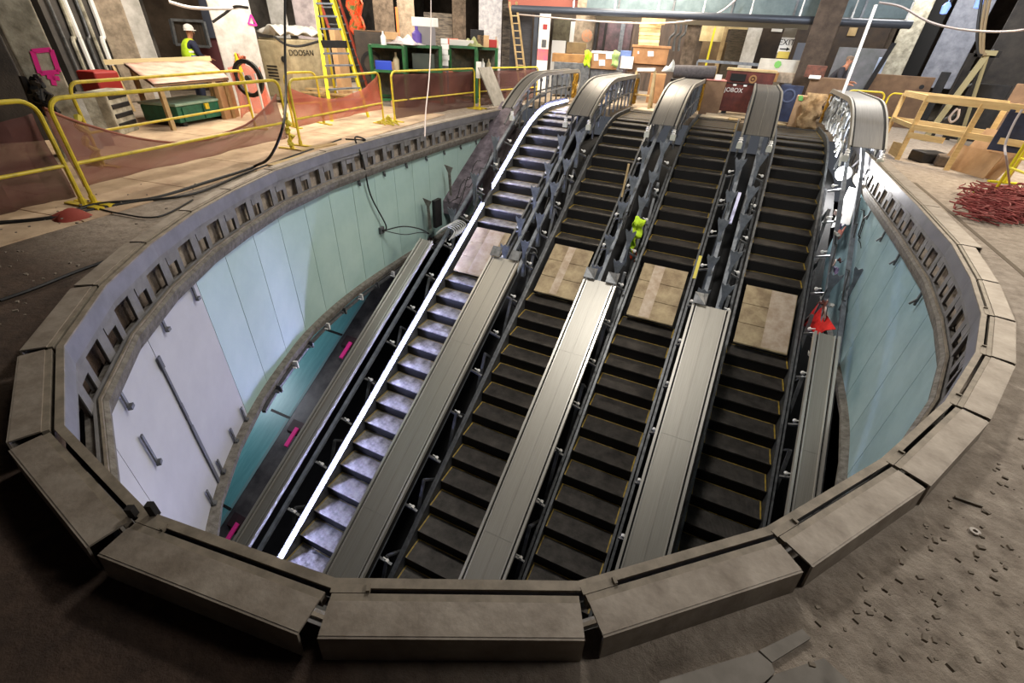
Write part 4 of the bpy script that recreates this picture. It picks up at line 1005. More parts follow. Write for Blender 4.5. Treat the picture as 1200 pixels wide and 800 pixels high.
for f_ in (.06, .94):
    pp = u.lerp(v, f_); pp.z -= .06
    m = MB(); m.bar((pp.x-.15, pp.y, FZ), pp, .05, .05); m.bar((pp.x+.15, pp.y, FZ), pp, .05, .05); m.build('leg_pair', wood2, ts)
a, b = G(143, 160), G(165, 152); t = thing('plastic_crate', 'grey louvred plastic crate left of the green chest', 'crate', a); h_ = ZAT(a, 108)
o, d, n = boxon(a, b, .3, FZ, h_, conc, 'shell', t, bev=.03)
for q in range(4): boxon(a+d*.05-n*.012, b-d*.05-n*.012, .02, FZ+.12+q*.14, FZ+.19+q*.14, steel_k, 'slot', t)
a, b = G(136, 150), G(162, 146); o, d, n = boxon(a, b, .4, FZ, ZAT(a, 84), red_m, 'red_bin', bev=.03); tag(o, 'red bin behind the grey louvred crate', 'bin')
for q, (px, py, tl) in enumerate(((126, 172, 'pale board leaning behind the left end of the long barrier'), (112, 176, 'narrow whitish board leaning next to the pale board'))):
    p = G(px, py); m = MB(); m.bar(p, p+Vector((-.25, .12, .72)), .2, .03); tag(m.build('leaning_board', conc_w if q else conc), tl, 'board')
# cardboard + hand cart right of the chest
a, b = G(266, 141), G(282, 137); o, d, n = boxon(a, b, .1, FZ, ZAT(a, 100), card, 'cardboard_sheet'); tag(o, 'upright brown cardboard sheet right of the green chest', 'cardboard')
t = thing('hose_cart', 'white-framed cart with a black wheel right of the sheeted table', 'cart', G(290, 140)); c = AT(291, 92, 11.5)
m = MB(); m.lathe(c, [(.26, -.04), (.33, -.03), (.33, .03), (.26, .04)], 20, axis=(.2, -1, 0)); m.build('wheel', rubber, t, smooth=True)
m = MB(); m.lathe(c, [(.0, -.03), (.06, -.03), (.06, .03), (0, .03)], 12, axis=(.2, -1, 0)); m.build('hub', steel_d, t)
for s_ in (-.12, .22): m = MB(); m.tube([(c.x+s_, c.y, FZ), (c.x+s_, c.y, c.z+.1)], .022, 6); m.build('upright', white_m, t)
m = MB(); c = AT(283, 76, 12.2); rnd = random.Random(5)
m.grid(lambda u, v: c+Vector((.42*(u-.5)*2*sin(pi*(.15+.7*v)), .2*cos(pi*u), .16*sin(pi*v)+.03*sin(17*u+9*v))), 12, 8); tag(m.build('netting_bundle', net_o, smooth=True, solid=.02), 'rolled bundle of orange netting above the cart wheel', 'netting')
m = MB(); c = AT(280, 80, 11.9); m.lathe(c, [(.08, -.25), (.06, 0), (.02, .25), (0, .27)], 10); tag(m.build('yellow_cone_top', yel2), 'yellow pointed cover beside the netting bundle', 'cover')
net(lambda u, v: G(283, 142).lerp(G(322, 132), u)+Zv(.95-.9*v+.1*sin(6*u))+Vector((.08*sin(17*u+3*v), .1*sin(12*u), 0)), 16, 10, 'crumpled orange netting hanging between the cart and the barrier leg', net_o)
# generator
a, b = G(337, 125), G(392, 118); t = thing('generator', 'cream generator cabinet lettered on its side, covered with pale rubble sheets', 'generator', a)
a = AT(338, 60, 14.0); b = AT(388, 60, 14.8); a.z = b.z = FZ; zt = ZAT(a, 46)
o, d, n = boxon(a, b, 1.1, FZ+.15, zt, cream, 'cabinet', t, bev=.03)
c_ = AT(304, 60, 14.6); c_.z = FZ; o2, d2_, n2_ = boxon(c_, a, .9, FZ+.15, zt-.04, cream, 'end_panel', t, bev=.02)
for q in range(5): boxon(c_.lerp(a, .15)-n2_*.01, c_.lerp(a, .5)-n2_*.01, .02, .42+q*.07, .45+q*.07, steel_k, 'louvre', t, bev=0)
text_mesh('DOOSAN', .17, frame(a.lerp(b, .27)-n*.02+Zv(ZAT(a, 62)-FZ), b-a), 'lettering', black_m, t)
m = MB(); m.lathe(c_.lerp(a, .8)-n2_*.02+Zv(1.0), [(0, -.01), (.07, -.01), (.07, .01), (0, .01)], 12, axis=n2_); m.build('gauge', steel_k, t)
m = MB(); u_ = Vector((a.x, a.y, zt)); rnd = random.Random(8)
m.grid(lambda u, v: u_+(b-a)*(u*1.0-.1)+n*(v*.9)+Zv(.05+.22*abs(sin(9*u+4*v))*(.4+.6*sin(pi*v))), 16, 8); tag(m.build('rubble_sheet', conc_w, smooth=True, solid=.03), 'heap of crumpled whitish sheeting on top of the generator', 'sheeting')
# yellow step ladder with a red one behind
def ladder(label, fl, fr_, tl, tr, m_, rungs, back=None, rung_m=steel_d):
    t = thing('step_ladder' if back else 'ladder', label, 'ladder', (fl+fr_)/2)
    for u, v in ((fl, tl), (fr_, tr)): m = MB(); m.bar(u, v, .07, .035); m.build('rail', m_, t)
    for q in range(rungs):
        f_ = (q+.8)/(rungs+.6); m = MB(); m.bar(fl.lerp(tl, f_), fr_.lerp(tr, f_), .09 if back else .035, .03); m.build('tread', rung_m, t)
    if back:
        for u, v in back: m = MB(); m.bar(u, v, .05, .03); m.build('rear_rail', m_, t)
        m = MB(); u, v = fl.lerp(tl, .62), fr_.lerp(tr, .62); m.bar(u, v, .16, .13); m.build('spreader_band', steel_k, t)
    return t
fl, frr = G(389, 143), G(432, 138); D_ = hypot(*(fl.xy))
tl_ = AT(368, -8, D_+.9); tr_ = AT(386, -8, D_+.9)
ladder('tall yellow fibreglass step ladder behind the barrier', fl, frr, tl_, tr_, yel2, 10, [(G(396, 125), tl_+Vector((0, .1, 0))), (G(428, 122), tr_+Vector((0, .1, 0)))], steel_b)
ladder('red-brown extension ladder leaning behind the yellow one', G(415, 122), G(436, 119), AT(371, -10, 15.5), AT(394, -10, 15.5), mat('red_ladder', (150, 62, 44), .6), 13, None, steel_d)
m = MB(); c = AT(413, 14, 15.5); rnd = random.Random(6)
for q in range(3):
    c3 = c+Vector((.1*q, 0, -.1*q)); m.grid(lambda u, v: c3+Vector((.35*(u-.5)*(1-.3*v)+.06*sin(13*v), .1*sin(9*u+q), .5-1.0*v)), 8, 8)
tag(m.build('vest_bundle', mat('orange_green_cloth', (236, 84, 40), .7, 0, (90, 120, 60), 5, lo=.5, hi=.6), smooth=True, solid=.01), 'orange and green safety vests hung above the black cabinet', 'vests')
# cabinets and boards
a, b = G(405, 128), G(416, 126); o, d, n = boxon(a, b, .15, FZ, ZAT(a, 34), card, 'plywood_board'); tag(o, 'upright tan plywood board left of the black cabinet', 'board')
a, b = AT(417, 60, 15.2), AT(452, 60, 15.2); t = thing('storage_cabinet', 'tall black-brown storage cabinet behind the ladders', 'cabinet', (a.x, a.y, FZ)); zt = ZAT(a, 36); o, d, n = boxon(a, b, .7, FZ, zt, mat('black_brown_cabinet', (48, 40, 34), .6, 0, (70, 58, 48), 3), 'body', t, bev=.02)
m = MB(); c = a.lerp(b, .5)-n*.015; m.lathe(Vector((c.x, c.y, (zt+FZ)/2+.1)), [(.22, -.006), (.3, -.006), (.3, .006), (.22, .006)], 24, axis=n); m.build('round_mark', steel_k, t)
boxon(a, b, .7, zt, zt+.03, ply_b, 'top', t)
boxon(AT(452, 60, 15.4), AT(470, 60, 15.4), .6, FZ, zt-.2, ply_b, 'brown_crate'); bpy.context.scene.collection.objects[-1]
o = [x for x in COL.objects if x.name.startswith('brown_crate')][0]; tag(o, 'brown timber crate right of the black cabinet', 'crate')
o, _, _ = boxon(AT(451, 45, 14.9), AT(468, 45, 14.9), .3, ZAT(AT(451, 45, 14.9), 46), ZAT(AT(451, 45, 14.9), 37), card, 'cardboard_box'); tag(o, 'small cardboard box above the left green frame', 'box')
# green frames with stores
def green_frame(pxl, pxr, D, pyt, label, back_items=0, D2=None):
    a, b = AT(pxl, 60, D), AT(pxr, 60, D2 or D); a.z = b.z = FZ; zt = ZAT(a, pyt); t = thing('steel_cage', label, 'frame', a); d = (b-a).normalized(); n = Vector((-d.y, d.x, 0))
    if n.dot(a) < 0: n = -n
    dp = 1.0
    for p in (a, b, a+n*dp, b+n*dp): m = MB(); m.bar(p, p+Zv(zt-FZ), .07, .07); m.build('post', green2, t)
    for z in (zt-.03, (zt+FZ)*.5+.12, FZ+.15):
        m = MB()
        for u, v in ((a, b), (b, b+n*dp), (a+n*dp, b+n*dp), (a, a+n*dp)): m.bar(Vector((u.x, u.y, z)), Vector((v.x, v.y, z)), .05, .06)
        m.build('rail_ring', green2, t)
    for z in ((zt+FZ)*.5+.1, zt-.06): boxon(a, b, dp, z, z+.02, green2 if z > 1 else ply_b, 'shelf', t, bev=0)
    boxon(a+n*(dp-.02), b+n*(dp-.02), .02, FZ+.1, zt-.08, mat('dark_stores', (54, 62, 54), .8, 0, (96, 90, 76), 6), 'back_panel', t, bev=0)
    return a, b, d, n, zt, t
gf = []
for pr in ((434, 473, 14.2, 52, 'bright green steel cage frame holding a blue box'), (475, 516, 14.6, 52, 'green steel cage frame under the purple jug'), (527, 558, 15.4, 53, 'dark green steel cage frame with caps on top'), (559, 582, 15.8, 55, 'green cage frame right of the dark green one, bottles inside')):
    gf.append(green_frame(*pr))
def item(g, f_, z, size, m_, name, label, cat, kind='box', dep=.3):
    a, b, d, n, zt, t = g; p = a.lerp(b, f_)+n*dep; p.z = z
    mb = MB()
    if kind == 'box': mb.box(p+Zv(size[2]/2), size, atan2(d.y, d.x)); bev = .01
    elif kind == 'bottle': mb.lathe(p, [(size[0], 0), (size[0], size[2]*.6), (size[0]*.35, size[2]*.8), (size[0]*.35, size[2]), (0, size[2])], 12); bev = 0
    else:
        mb.grid(lambda u, v: p+Vector(((u-.5)*size[0], (v-.5)*size[1], size[2]*(sin(pi*u)*sin(pi*v))*(.7+.3*sin(13*u+11*v))+.005)), 14, 10); bev = 0
    return tag(mb.build(name, m_, smooth=kind != 'box', bevel=bev, solid=.015 if kind == 'heap' else 0), label, cat)
sh = lambda g: (g[4]+FZ)*.5+.125
item(gf[0], .35, sh(gf[0]), (.42, .35, .22), blue_m, 'storage_box', 'bright blue plastic box on the left green frame shelf', 'box')
item(gf[0], .75, sh(gf[0]), (.08, .08, .42), cream, 'spray_bottle', 'cream spray bottle right of the blue box', 'bottle', 'bottle')
item(gf[0], .62, sh(gf[0]), (.14, .1, .2), card, 'carton', 'small tan carton beside the blue box', 'carton')
item(gf[0], .42, gf[0][4], (.07, .07, .3), white_m, 'white_bottle', 'white bottle on top of the left green frame', 'bottle', 'bottle')
item(gf[1], .0, gf[1][4], (.95, .6, .24), mat('white_plastic_heap', (206, 200, 202), .5, 0, (160, 150, 152), 6), 'plastic_heap', 'crumpled white plastic heap on the green frames', 'plastic', 'heap')
item(gf[1], .35, gf[1][4], (.13, .13, .42), purple, 'jug', 'purple jug on the green frame', 'jug', 'bottle')
item(gf[1], .6, gf[1][4]+.42, (.7, .04, .2), white_m, 'white_board', 'white board propped above the purple jug', 'board')
item(gf[1], .62, gf[1][4], (.5, .04, .42), mat('grey_board', (120, 116, 120), .6), 'grey_board', 'grey panel standing under the white board', 'panel')
item(gf[1], .5, sh(gf[1]), (.6, .4, .4), mat('dark_crate', (58, 66, 60), .7), 'dark_crate', 'dark crate on the shelf under the purple jug', 'crate')
item(gf[2], .1, gf[2][4], (.35, .25, .16), mat('salmon_pack', (206, 110, 90), .7), 'insulation_pack', 'salmon pink pack left of the grey pipes on the frame', 'pack')
item(gf[2], .45, gf[2][4], (.7, .3, .14), mat('pale_pipe', (190, 186, 180), .6), 'pipe_pack', 'pale pipe pack on the dark green frame', 'pipes')
item(gf[2], .85, gf[2][4], (.6, .4, .26), hiv if False else mat('olive_cloth', (132, 136, 84), .8, 0, (90, 94, 60), 8), 'cloth_heap', 'olive cloth heap on the dark green frame', 'cloth', 'heap')
item(gf[3], .3, gf[3][4], (.35, .3, .3), card, 'carton', 'brown carton in front of the white speckled column', 'carton')
item(gf[3], .0, gf[3][4], (.4, .3, .42), steel_k, 'black_case', 'black case left of the brown carton', 'case')
item(gf[3], .75, gf[3][4], (.3, .2, .2), red_m, 'red_pack', 'dark red pack at the right end of the frames', 'pack')
item(gf[3], .97, gf[3][4], (.07, .07, .28), conc_t, 'beige_bottle', 'beige bottle at the right end of the frames', 'bottle', 'bottle')
item(gf[3], .3, sh(gf[3]), (.06, .06, .3), white_m, 'white_bottle', 'white bottle inside the right green cage', 'bottle', 'bottle')
item(gf[3], .6, sh(gf[3]), (.06, .06, .3), cream, 'cream_bottle', 'cream bottle inside the right green cage', 'bottle', 'bottle')
a, b = AT(517, 60, 15.0), AT(525, 60, 15.0); t = thing('paper_stack', 'white stacked binders between the green frames', 'binders', (a.x, a.y, FZ))
zz = ZAT(a, 72)
o, d, n = boxon(a, b, .35, FZ, zz-.1, steel_d, 'stand', t)
for q in range(5): boxon(a+n*.02*(q % 2), b, .3, zz-.1+q*.13, zz+.02+q*.13, paper, 'binder', t, bev=.004)
a, b = G(523, 122), G(553, 116); h_ = ZAT(a, 84); t = thing('filing_cabinet', 'orange-brown cabinet behind the netting right of the cage frames', 'cabinet', a); o, d, n = boxon(a, b, .5, FZ, h_, mat('cabinet_orange_brown', (176, 104, 74), .6, 0, (150, 84, 60), 4), 'body', t)
boxon(a+d*.05-n*.01, b-d*.05-n*.01, .02, FZ+.1, h_-.1, mat('cabinet_orange_brown', (176, 104, 74), .6), 'door', t)
m = MB(); p = a.lerp(b, .85)-n*.03; m.tube([Vector((p.x, p.y, .3)), Vector((p.x, p.y, .5))], .012, 6); m.build('handle', steel_d, t)
# clutter behind netting on the floor
rnd = random.Random(21)
cl_lab = ['brown timber offcut', 'grey bucket-sized carton', 'dusty sack', 'dark metal offcut', 'tan plank end', 'grey rubble sack']
for q in range(12):
    px = 470+q*13+rnd.uniform(-3, 3); p = G(px, 124-(px-470)*.07+rnd.uniform(-2, 3)); s_ = rnd.uniform(.12, .3); m = MB()
    m.box(p+Zv(s_*.35), (s_*1.6, s_, s_*.7), rnd.uniform(0, 3)); tag(m.build('floor_carton', [card, steel_d, conc_t, steel_k, wood2, conc][q % 6], bevel=.015), cl_lab[q % 6]+' on the floor behind the dark netting, '+ordn[q]+' from the left', 'debris')
m = MB(); rnd = random.Random(30)
for q in range(18):
    p = G(rnd.uniform(350, 392), rnd.uniform(118, 128)); a_ = rnd.uniform(-.4, .4); m.bar(p+Zv(.1+q*.02), p+Vector((cos(a_)*.9, sin(a_)*.5, .15+q*.02)), .07, .04)
tag(m.build('lumber_pile', wood2), 'pile of loose lumber behind the ladder barrier', 'lumber')
# leaning grey plate
a, b = G(578, 124.5, .0), G(592, 121.5, .0); d = (b-a).normalized(); n = Vector((-d.y, d.x, 0)); n = n if n.dot(a) > 0 else -n
tz = ZAT(a+n*.35, 79); m = MB(); sft = -d*.18
m.plate([a, b, b+n*.4+Zv(tz)+sft, a+n*.4+Zv(tz)+sft], -n, .03); t = tag(m.build('step_plate', greyplate), 'grey ribbed plate leaning on the barrier by the far-left curb', 'plate')
m = MB(); p = AT(561, 82, hypot(a.x, a.y)+.3); m.box(p, (.12, .08, .38)); tag(m.build('white_canister', paper), 'white box strapped on the barrier left of the leaning plate', 'box')
# hanging cables
m = MB(); p = G(297, 193); top = AT(334, -30, 8.6)
m.tube(catmull([top, AT(334, 60, 8.0), AT(335, 110, 7.4), AT(331, 150, 6.6), G(316, 184, .12), G(300, 194, FZ+.06), G(288, 199, FZ+.04), G(240, 214, FZ+.04), G(180, 232, FZ+.02), G(110, 240, FZ+.03), G(60, 255, FZ+.02), G(-20, 262, FZ+.02)], 8), .017, 6); tag(m.build('hanging_cable', rubber), 'long black cable hanging from the ceiling and trailing along the left floor', 'cable')
m = MB(); m.tube(catmull([AT(505, -30, 15), AT(505, 40, 14), AT(503, 90, 12), AT(499, 130, 10.5), G(498, 160, .0)], 6), .013, 5); tag(m.build('hanging_rope', rope_m), 'thin white rope hanging in front of the green frames', 'rope')
m = MB(); m.tube(catmull([AT(198, 2, 12), AT(225, 9, 12), AT(262, 10, 11.9), AT(290, 7, 12)], 6), .03, 6); tag(m.build('hanging_cable', paper), 'white cable strung to the wide white column', 'cable')
m = MB(); m.tube(catmull([AT(249, 26, 11.9), AT(262, 17, 11.9), AT(275, 8, 11.9), AT(290, 9, 11.5)], 6), .025, 6); tag(m.build('hanging_cable', rubber), 'short black cable crossing the wide white column', 'cable')
m = MB(); m.tube(catmull([AT(322, 43, 13.5), AT(335, 52, 13), AT(352, 54, 13), AT(375, 48, 13)], 6), .025, 6); tag(m.build('hanging_cable', rubber), 'black cable sagging over the generator', 'cable')
# ------------------------------------------------------------------ centre background
boxed = lambda name, lab, cat, pxl, pxr, D, pyt, pyb, m_, dep=.5, bev=.01, D2=None: _boxed(name, lab, cat, pxl, pxr, D, pyt, pyb, m_, dep, bev, D2)
def _boxed(name, lab, cat, pxl, pxr, D, pyt, pyb, m_, dep, bev, D2):
    rf = (pyt+(pyb if pyb is not None else pyt+30))/2; a, b = AT(pxl, rf, D), AT(pxr, rf, D2 or D); zt = ZAT(a, pyt); zb = ZAT(a, pyb) if pyb is not None else FZ
    if zb < FZ+.15: zb = FZ
    o, d, n = boxon(a, b, dep, zb, zt, m_, name, bev=bev); tag(o, lab, cat); return a, b, d, n, zt, zb, o
PW = [AT(px, 60, 24.3) for px in range(585, 1071, 35)]
for u, v in zip(PW, PW[1:]):
    u = Vector((u.x, u.y, FZ)); v = Vector((v.x, v.y, FZ)); dd3 = (v-u).normalized(); boxon(u, v, .25, FZ, 4.9, brown_w, 'wall_far_partition', bev=0)
for o in list(COL.objects):
    if o.name.startswith('wall_far_partition'): struct(o)
boxed('dark_shutter', 'dark slatted shutter left of the pink and white panel', 'shutter', 598, 624, 22, 12, None, mat('slatted_grey', (62, 62, 66), .7, 0, (84, 84, 88), 3, stretch=(1, 1, 14)), .2)
boxed('steel_post', 'dark blue-grey steel post left of the pink and white panel', 'post', 625, 631, 21, -20, 105, mat('slate_steel', (64, 72, 84), .5), .1)
a, b, d, n, zt, zb, o = boxed('notice_panel', 'white panel with a pink band and faint notices', 'panel', 632, 645, 20.5, 12, None, paper, .08)
m = MB(); zz0, zz1 = ZAT(a, 70), ZAT(a, 57); boxon(a-n*.02, b-n*.02, .02, zz0, zz1, mat('faded_pink', (206, 90, 130), .7, 0, (190, 120, 96), 4), 'pink_band', None, bev=0); oo = [x for x in COL.objects if x.name.startswith('pink_band')][0]; tag(oo, 'pink band along the foot of the white notice panel', 'panel')
for q, (py0, py1) in enumerate(((28, 34), (46, 55))):
    boxon(a.lerp(b, .35)-n*.03, a.lerp(b, .75)-n*.03, .01, ZAT(a, py1), ZAT(a, py0), [red_m, steel_d][q], 'small_notice', None, bev=0)
    oo = [x for x in COL.objects if x.name.startswith('small_notice')][-1]; tag(oo, ['small red-lettered notice on the white panel', 'small grey notice low on the white panel'][q], 'notice')
boxed('wall_board', 'olive-grey board wall left of the tan column', 'board', 648, 668, 23.9, 20, 48, mat('olive_grey', (110, 104, 84), .8, 0, (80, 74, 60), 5), .2)
boxed('white_shelf', 'whitish masonry block below the olive board', 'block', 646, 662, 22.5, 47, None, paper, .3)
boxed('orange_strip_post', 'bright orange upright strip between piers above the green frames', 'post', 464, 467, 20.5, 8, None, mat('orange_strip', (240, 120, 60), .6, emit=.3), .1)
boxed('shelving_block', 'grey shelving with dark bays behind the white speckled column', 'shelving', 497, 530, 22, 14, None, mat('shelf_bays', (60, 56, 54), .8, 0, (130, 120, 108), 3, stretch=(1, 1, 5)), .4)
boxed('shelving_block', 'dark shelving right of the white speckled column', 'shelving', 589, 600, 22, 4, None, mat('shelf_bays', (60, 56, 54), .8), .4)
boxed('pale_sheet', 'pale plaster sheet between the piers behind the storage cabinet', 'sheet', 440, 452, 21, 8, None, conc_w, .1)
boxed('white_doorway', 'bright white doorway slit left of the tan column', 'doorway', 668, 674, 24.1, 25, 50, paper, .1)
for q, (pxl, pxr, pyt, pyb, D, m_, lab) in enumerate(((647, 688, 62, 72, 17.5, mat('ochre_crate', (160, 118, 66), .7, 0, (130, 92, 50), 4), 'long ochre crate on the grey stand'), (648, 690, 72, 78, 17.5, steel_d, 'grey stand under the ochre crate'), (664, 687, 49, 62, 17.8, mat('olive_brown_box', (110, 92, 60), .8, 0, (84, 68, 44), 4), 'olive brown box on the ochre crate'))):
    boxed('crate' if q == 0 else 'stand' if q == 1 else 'carton', lab, 'crate', pxl, pxr, D, pyt, pyb if q != 1 else 110, m_, .6)
a, b, d, n, zt, zb, o = boxed('noticed_crate', 'tan crate with white papers stuck on, pale lid', 'crate', 692, 724, 17.6, 62, 80, card_o, .7)
boxon(a-n*.03, b-n*.03, .8, zt, zt+.06, paper, 'lid_board'); oo = [x for x in COL.objects if x.name.startswith('lid_board')][-1]; tag(oo, 'white lid board on the tan crate with papers', 'lid')
for q, (x0_, x1_, y0_, y1_) in enumerate(((696, 701, 63, 71), (710, 717, 63, 69), (702, 709, 70, 77))):
    c = [onplane(a, d, n, *p, off_=-.03) for p in ((x0_, y0_), (x1_, y0_), (x1_, y1_), (x0_, y1_))]; m = MB(); m.plate(c, n, .006); tag(m.build('paper_notice', paper), ['left white paper on the tan crate', 'right white paper on the tan crate', 'lower white paper on the tan crate'][q], 'paper')
for q, px in enumerate((690, 722)):
    c = AT(px, 60, 17.45); c2 = AT(px, 78, 17.45); rag('hi_vis_rag', ['fluorescent rag hanging left of the papered crate', 'pale green rag hanging right of the papered crate'][q], 'rag', (c.x, c.y, c.z), .22, c.z-c2.z, hiv if q == 0 else mat('pale_green_cloth', (150, 176, 110), .8), q)
boxed('grey_stand', 'grey bench the papered crate stands on', 'bench', 690, 728, 17.7, 80, 110, steel_d, .6)
boxed('blue_case', 'blue and white case right of the papered crate', 'case', 727, 740, 18, 59, 66, mat('blue_case', (84, 104, 150), .6), .4)
boxed('white_case', 'white carton below the blue case', 'carton', 727, 742, 17.8, 66, 80, paper, .4)
# window-like openings
boxed('glazed_partition', 'pinkish dark glazed partition right of the tan column', 'partition', 703, 742, 24.1, 14, None, mat('smoked_partition', (110, 84, 92), .4, 0, (60, 54, 58), 3), .1)
for q, px in enumerate((709, 728)): boxed('steel_post', ['slim grey post in front of the glazed partition, left one', 'pale perforated post in front of the glazed partition, right one'][q], 'post', px, px+3+q*2, 23.5, 14, None, steel_k if q == 0 else steel_b, .1)
# lumber stack, box crate
a, b, d, n, zt, zb, o = boxed('timber_stack_low', 'orange-brown timber crate with a white label, centre background', 'crate', 741, 783, 18.0, 55, 74, card_o, .8)
boxon(a-n*.04-d*.05, b-n*.04+d*.05, .9, zt, zt+.07, card_o, 'lid_board'); oo = [x for x in COL.objects if x.name.startswith('lid_board')][-1]; tag(oo, 'lid of the orange-brown crate with the white label', 'lid')
o.name = 'large_crate'
c = [onplane(a, d, n, *p, off_=-.02) for p in ((759, 60), (766, 60), (766, 66), (759, 66))]; m = MB(); m.plate(c, n, .006); tag(m.build('paper_label', paper), 'square white label on the orange-brown crate', 'paper')
c = [onplane(a, d, n, *p, off_=-.02) for p in ((747, 60), (749, 60), (749, 63), (747, 63))]; m = MB(); m.plate(c, n, .006); tag(m.build('paper_label', paper), 'tiny white sticker on the orange-brown crate', 'paper')
boxed('low_crate', 'dark brown crate under the orange-brown one', 'crate', 736, 781, 18.1, 74, 84, ply_b, .8)
boxed('brown_carton', 'brown box behind the white sawhorse', 'box', 760, 778, 17.6, 86, None, card_o, .4)
for q in range(6):
    boxed('timber_sheet', f'pale timber sheet in the stack on the centre crates, {ordn[q]} from the top', 'timber', 749.5-q*.3, 775-q*.6, 18.5, 28+q*4.4, 32+q*4.4, wood2 if q % 2 else mat('pale_timber', (222, 200, 150), .8, 0, (196, 170, 120), 4), .7, .004)
boxed('white_sheet_stack', 'dusty boards leaning above the timber stack', 'boards', 752, 780, 18.6, 19, 28, wood2, .3)
boxed('brown_partition', 'brown wall boards behind the stack and the dark column', 'partition', 742, 806, 24.1, 18, None, mat('brown_board_wall', (104, 88, 76), .8, 0, (70, 60, 54), 2, stretch=(3, 1, .4)), .2)
for q in range(3):
    m = MB(); u, v = AT(792+q*6, 22, 22), AT(783+q*6, 60, 22); m.tube(catmull([u, u.lerp(v, .4)+Vector((.1, 0, 0)), u.lerp(v, .6)-Vector((.05, 0, 0)), v], 5), .05, 6); tag(m.build('wall_conduit', steel_d), f'grey conduit bent down the brown boards, {ordn[q]} from the left', 'pipe')
# grey carpet roll, sawhorse, bag, tool box
u, v = AT(790, 84, 15.8), AT(838, 85.5, 15.8); t = thing('carpet_roll', 'thick grey carpet roll resting beside the maroon tool box', 'roll', u); m = MB(); m.tube([u, v], .17, 20); m.build('roll', roll_m, t, smooth=True)
for p, s_ in ((u, -1), (v, 1)): m = MB(); dd2 = (v-u).normalized()*s_; m.lathe(p+dd2*.002, [(.04, 0), (.12, 0), (.12, .01), (.04, .01)], 16, axis=dd2); m.build('roll_end', steel_k, t)
boxed('roll_stand', 'dark low trolley under the carpet roll', 'trolley', 783, 812, 16.3, 92, None, steel_k, .5)
m = MB(); c = AT(787, 79, 16.0); m.grid(lambda u, v: c+Vector(((u-.5)*.5, (v-.5)*.3, .28*sin(pi*u)*sin(pi*v)*(.8+.3*sin(15*u))-.1)), 10, 8); tag(m.build('plastic_bag', clear_p, smooth=True, solid=.01), 'crumpled clear plastic bag left of the carpet roll', 'bag')
t = thing('sawhorse', 'white-topped timber sawhorse at the top of the second escalator', 'sawhorse', G(760, 118)); 
ca, cb = AT(747, 81.5, 15.5), AT(768, 81.5, 15.4); m = MB(); m.bar(ca, cb, .1, .08); m.build('top_beam', paper, t)
for p, s_ in ((ca, -1), (cb, 1)):
    for f_ in (-.2, .22): m = MB(); m.bar((p.x+s_*.05, p.y+f_, .05), (p.x, p.y, p.z-.03), .07, .04); m.build('leg', wood2, t)
m = MB(); pa, pb = ca.lerp(cb, 0), ca.lerp(cb, 1); m.bar((pa.x-.03, pa.y, .38), (pb.x+.03, pb.y, .38), .05, .04); m.build('stretcher', wood, t)
a, b = AT(848, 100, 15.8), AT(905, 100, 15.8); a.z = b.z = 0; zt = ZAT(a, 82); t = thing('tool_box', 'maroon steel site tool box with white lettering on the landing', 'tool box', a)
o, d, n = boxon(a, b, .8, .12, zt-.0, redb, 'body', t, bev=.015); zc = ZAT(a, 97)
boxon(a-n*.03, b-n*.03, .03, zc, zc+.025, steel_k, 'lid_seam', t, bev=0); boxon(a-n*.02-d*.03, b-n*.02+d*.03, .86, zt, zt+.05, wood2, 'top_board', t, bev=.004)
text_mesh('JOBOX', .15, frame(a.lerp(b, .24)-n*.03+Zv(ZAT(a, 104.5)), b-a), 'lettering', white_m, t)
for f_ in (.2, .42): boxon(a.lerp(b, f_)-n*.035, a.lerp(b, f_+.07)-n*.035, .02, zc-.05, zc-.01, paper, 'latch', t, bev=0)
boxon(a.lerp(b, .1)-n*.03, a.lerp(b, .42)-n*.03, .02, zc+.07, zc+.24, black_m, 'recess', t, bev=0)
m = MB(); m.lathe(a.lerp(b, .57)-n*.03+Zv(zc+.14), [(.06, -.006), (.1, -.006), (.1, .006), (.06, .006)], 18, axis=n)
m.lathe(a.lerp(b, .57)-n*.034+Zv(zc+.14), [(0, -.006), (.03, -.006), (.03, .006), (0, .006)], 12, axis=n); m.build('round_badge', mat('gold_badge', (150, 112, 70), .6), t)
for f_ in (.1, .8): boxon(a.lerp(b, f_), a.lerp(b, f_+.1), .8, 0, .12, steel_k, 'skid', t)
a, b, d, n, zt, zb, o = boxed('brown_carton', 'brown carton left of the maroon tool box with a pink top edge', 'box', 824, 848, 15.6, 94, None, ply_b, .6)
boxon(a-n*.02, b-n*.02, .62, zt, zt+.03, mat('pink_insulation', (196, 130, 120), .8), 'carton_flap'); oo = [x for x in COL.objects if x.name.startswith('carton_flap')][-1]; tag(oo, 'pinkish board lying on the carton left of the tool box', 'board')
boxed('white_paper', 'white sheet of paper propped on the tool box corner', 'paper', 838, 846, 15.6, 87, 94.5, paper, .02, 0)
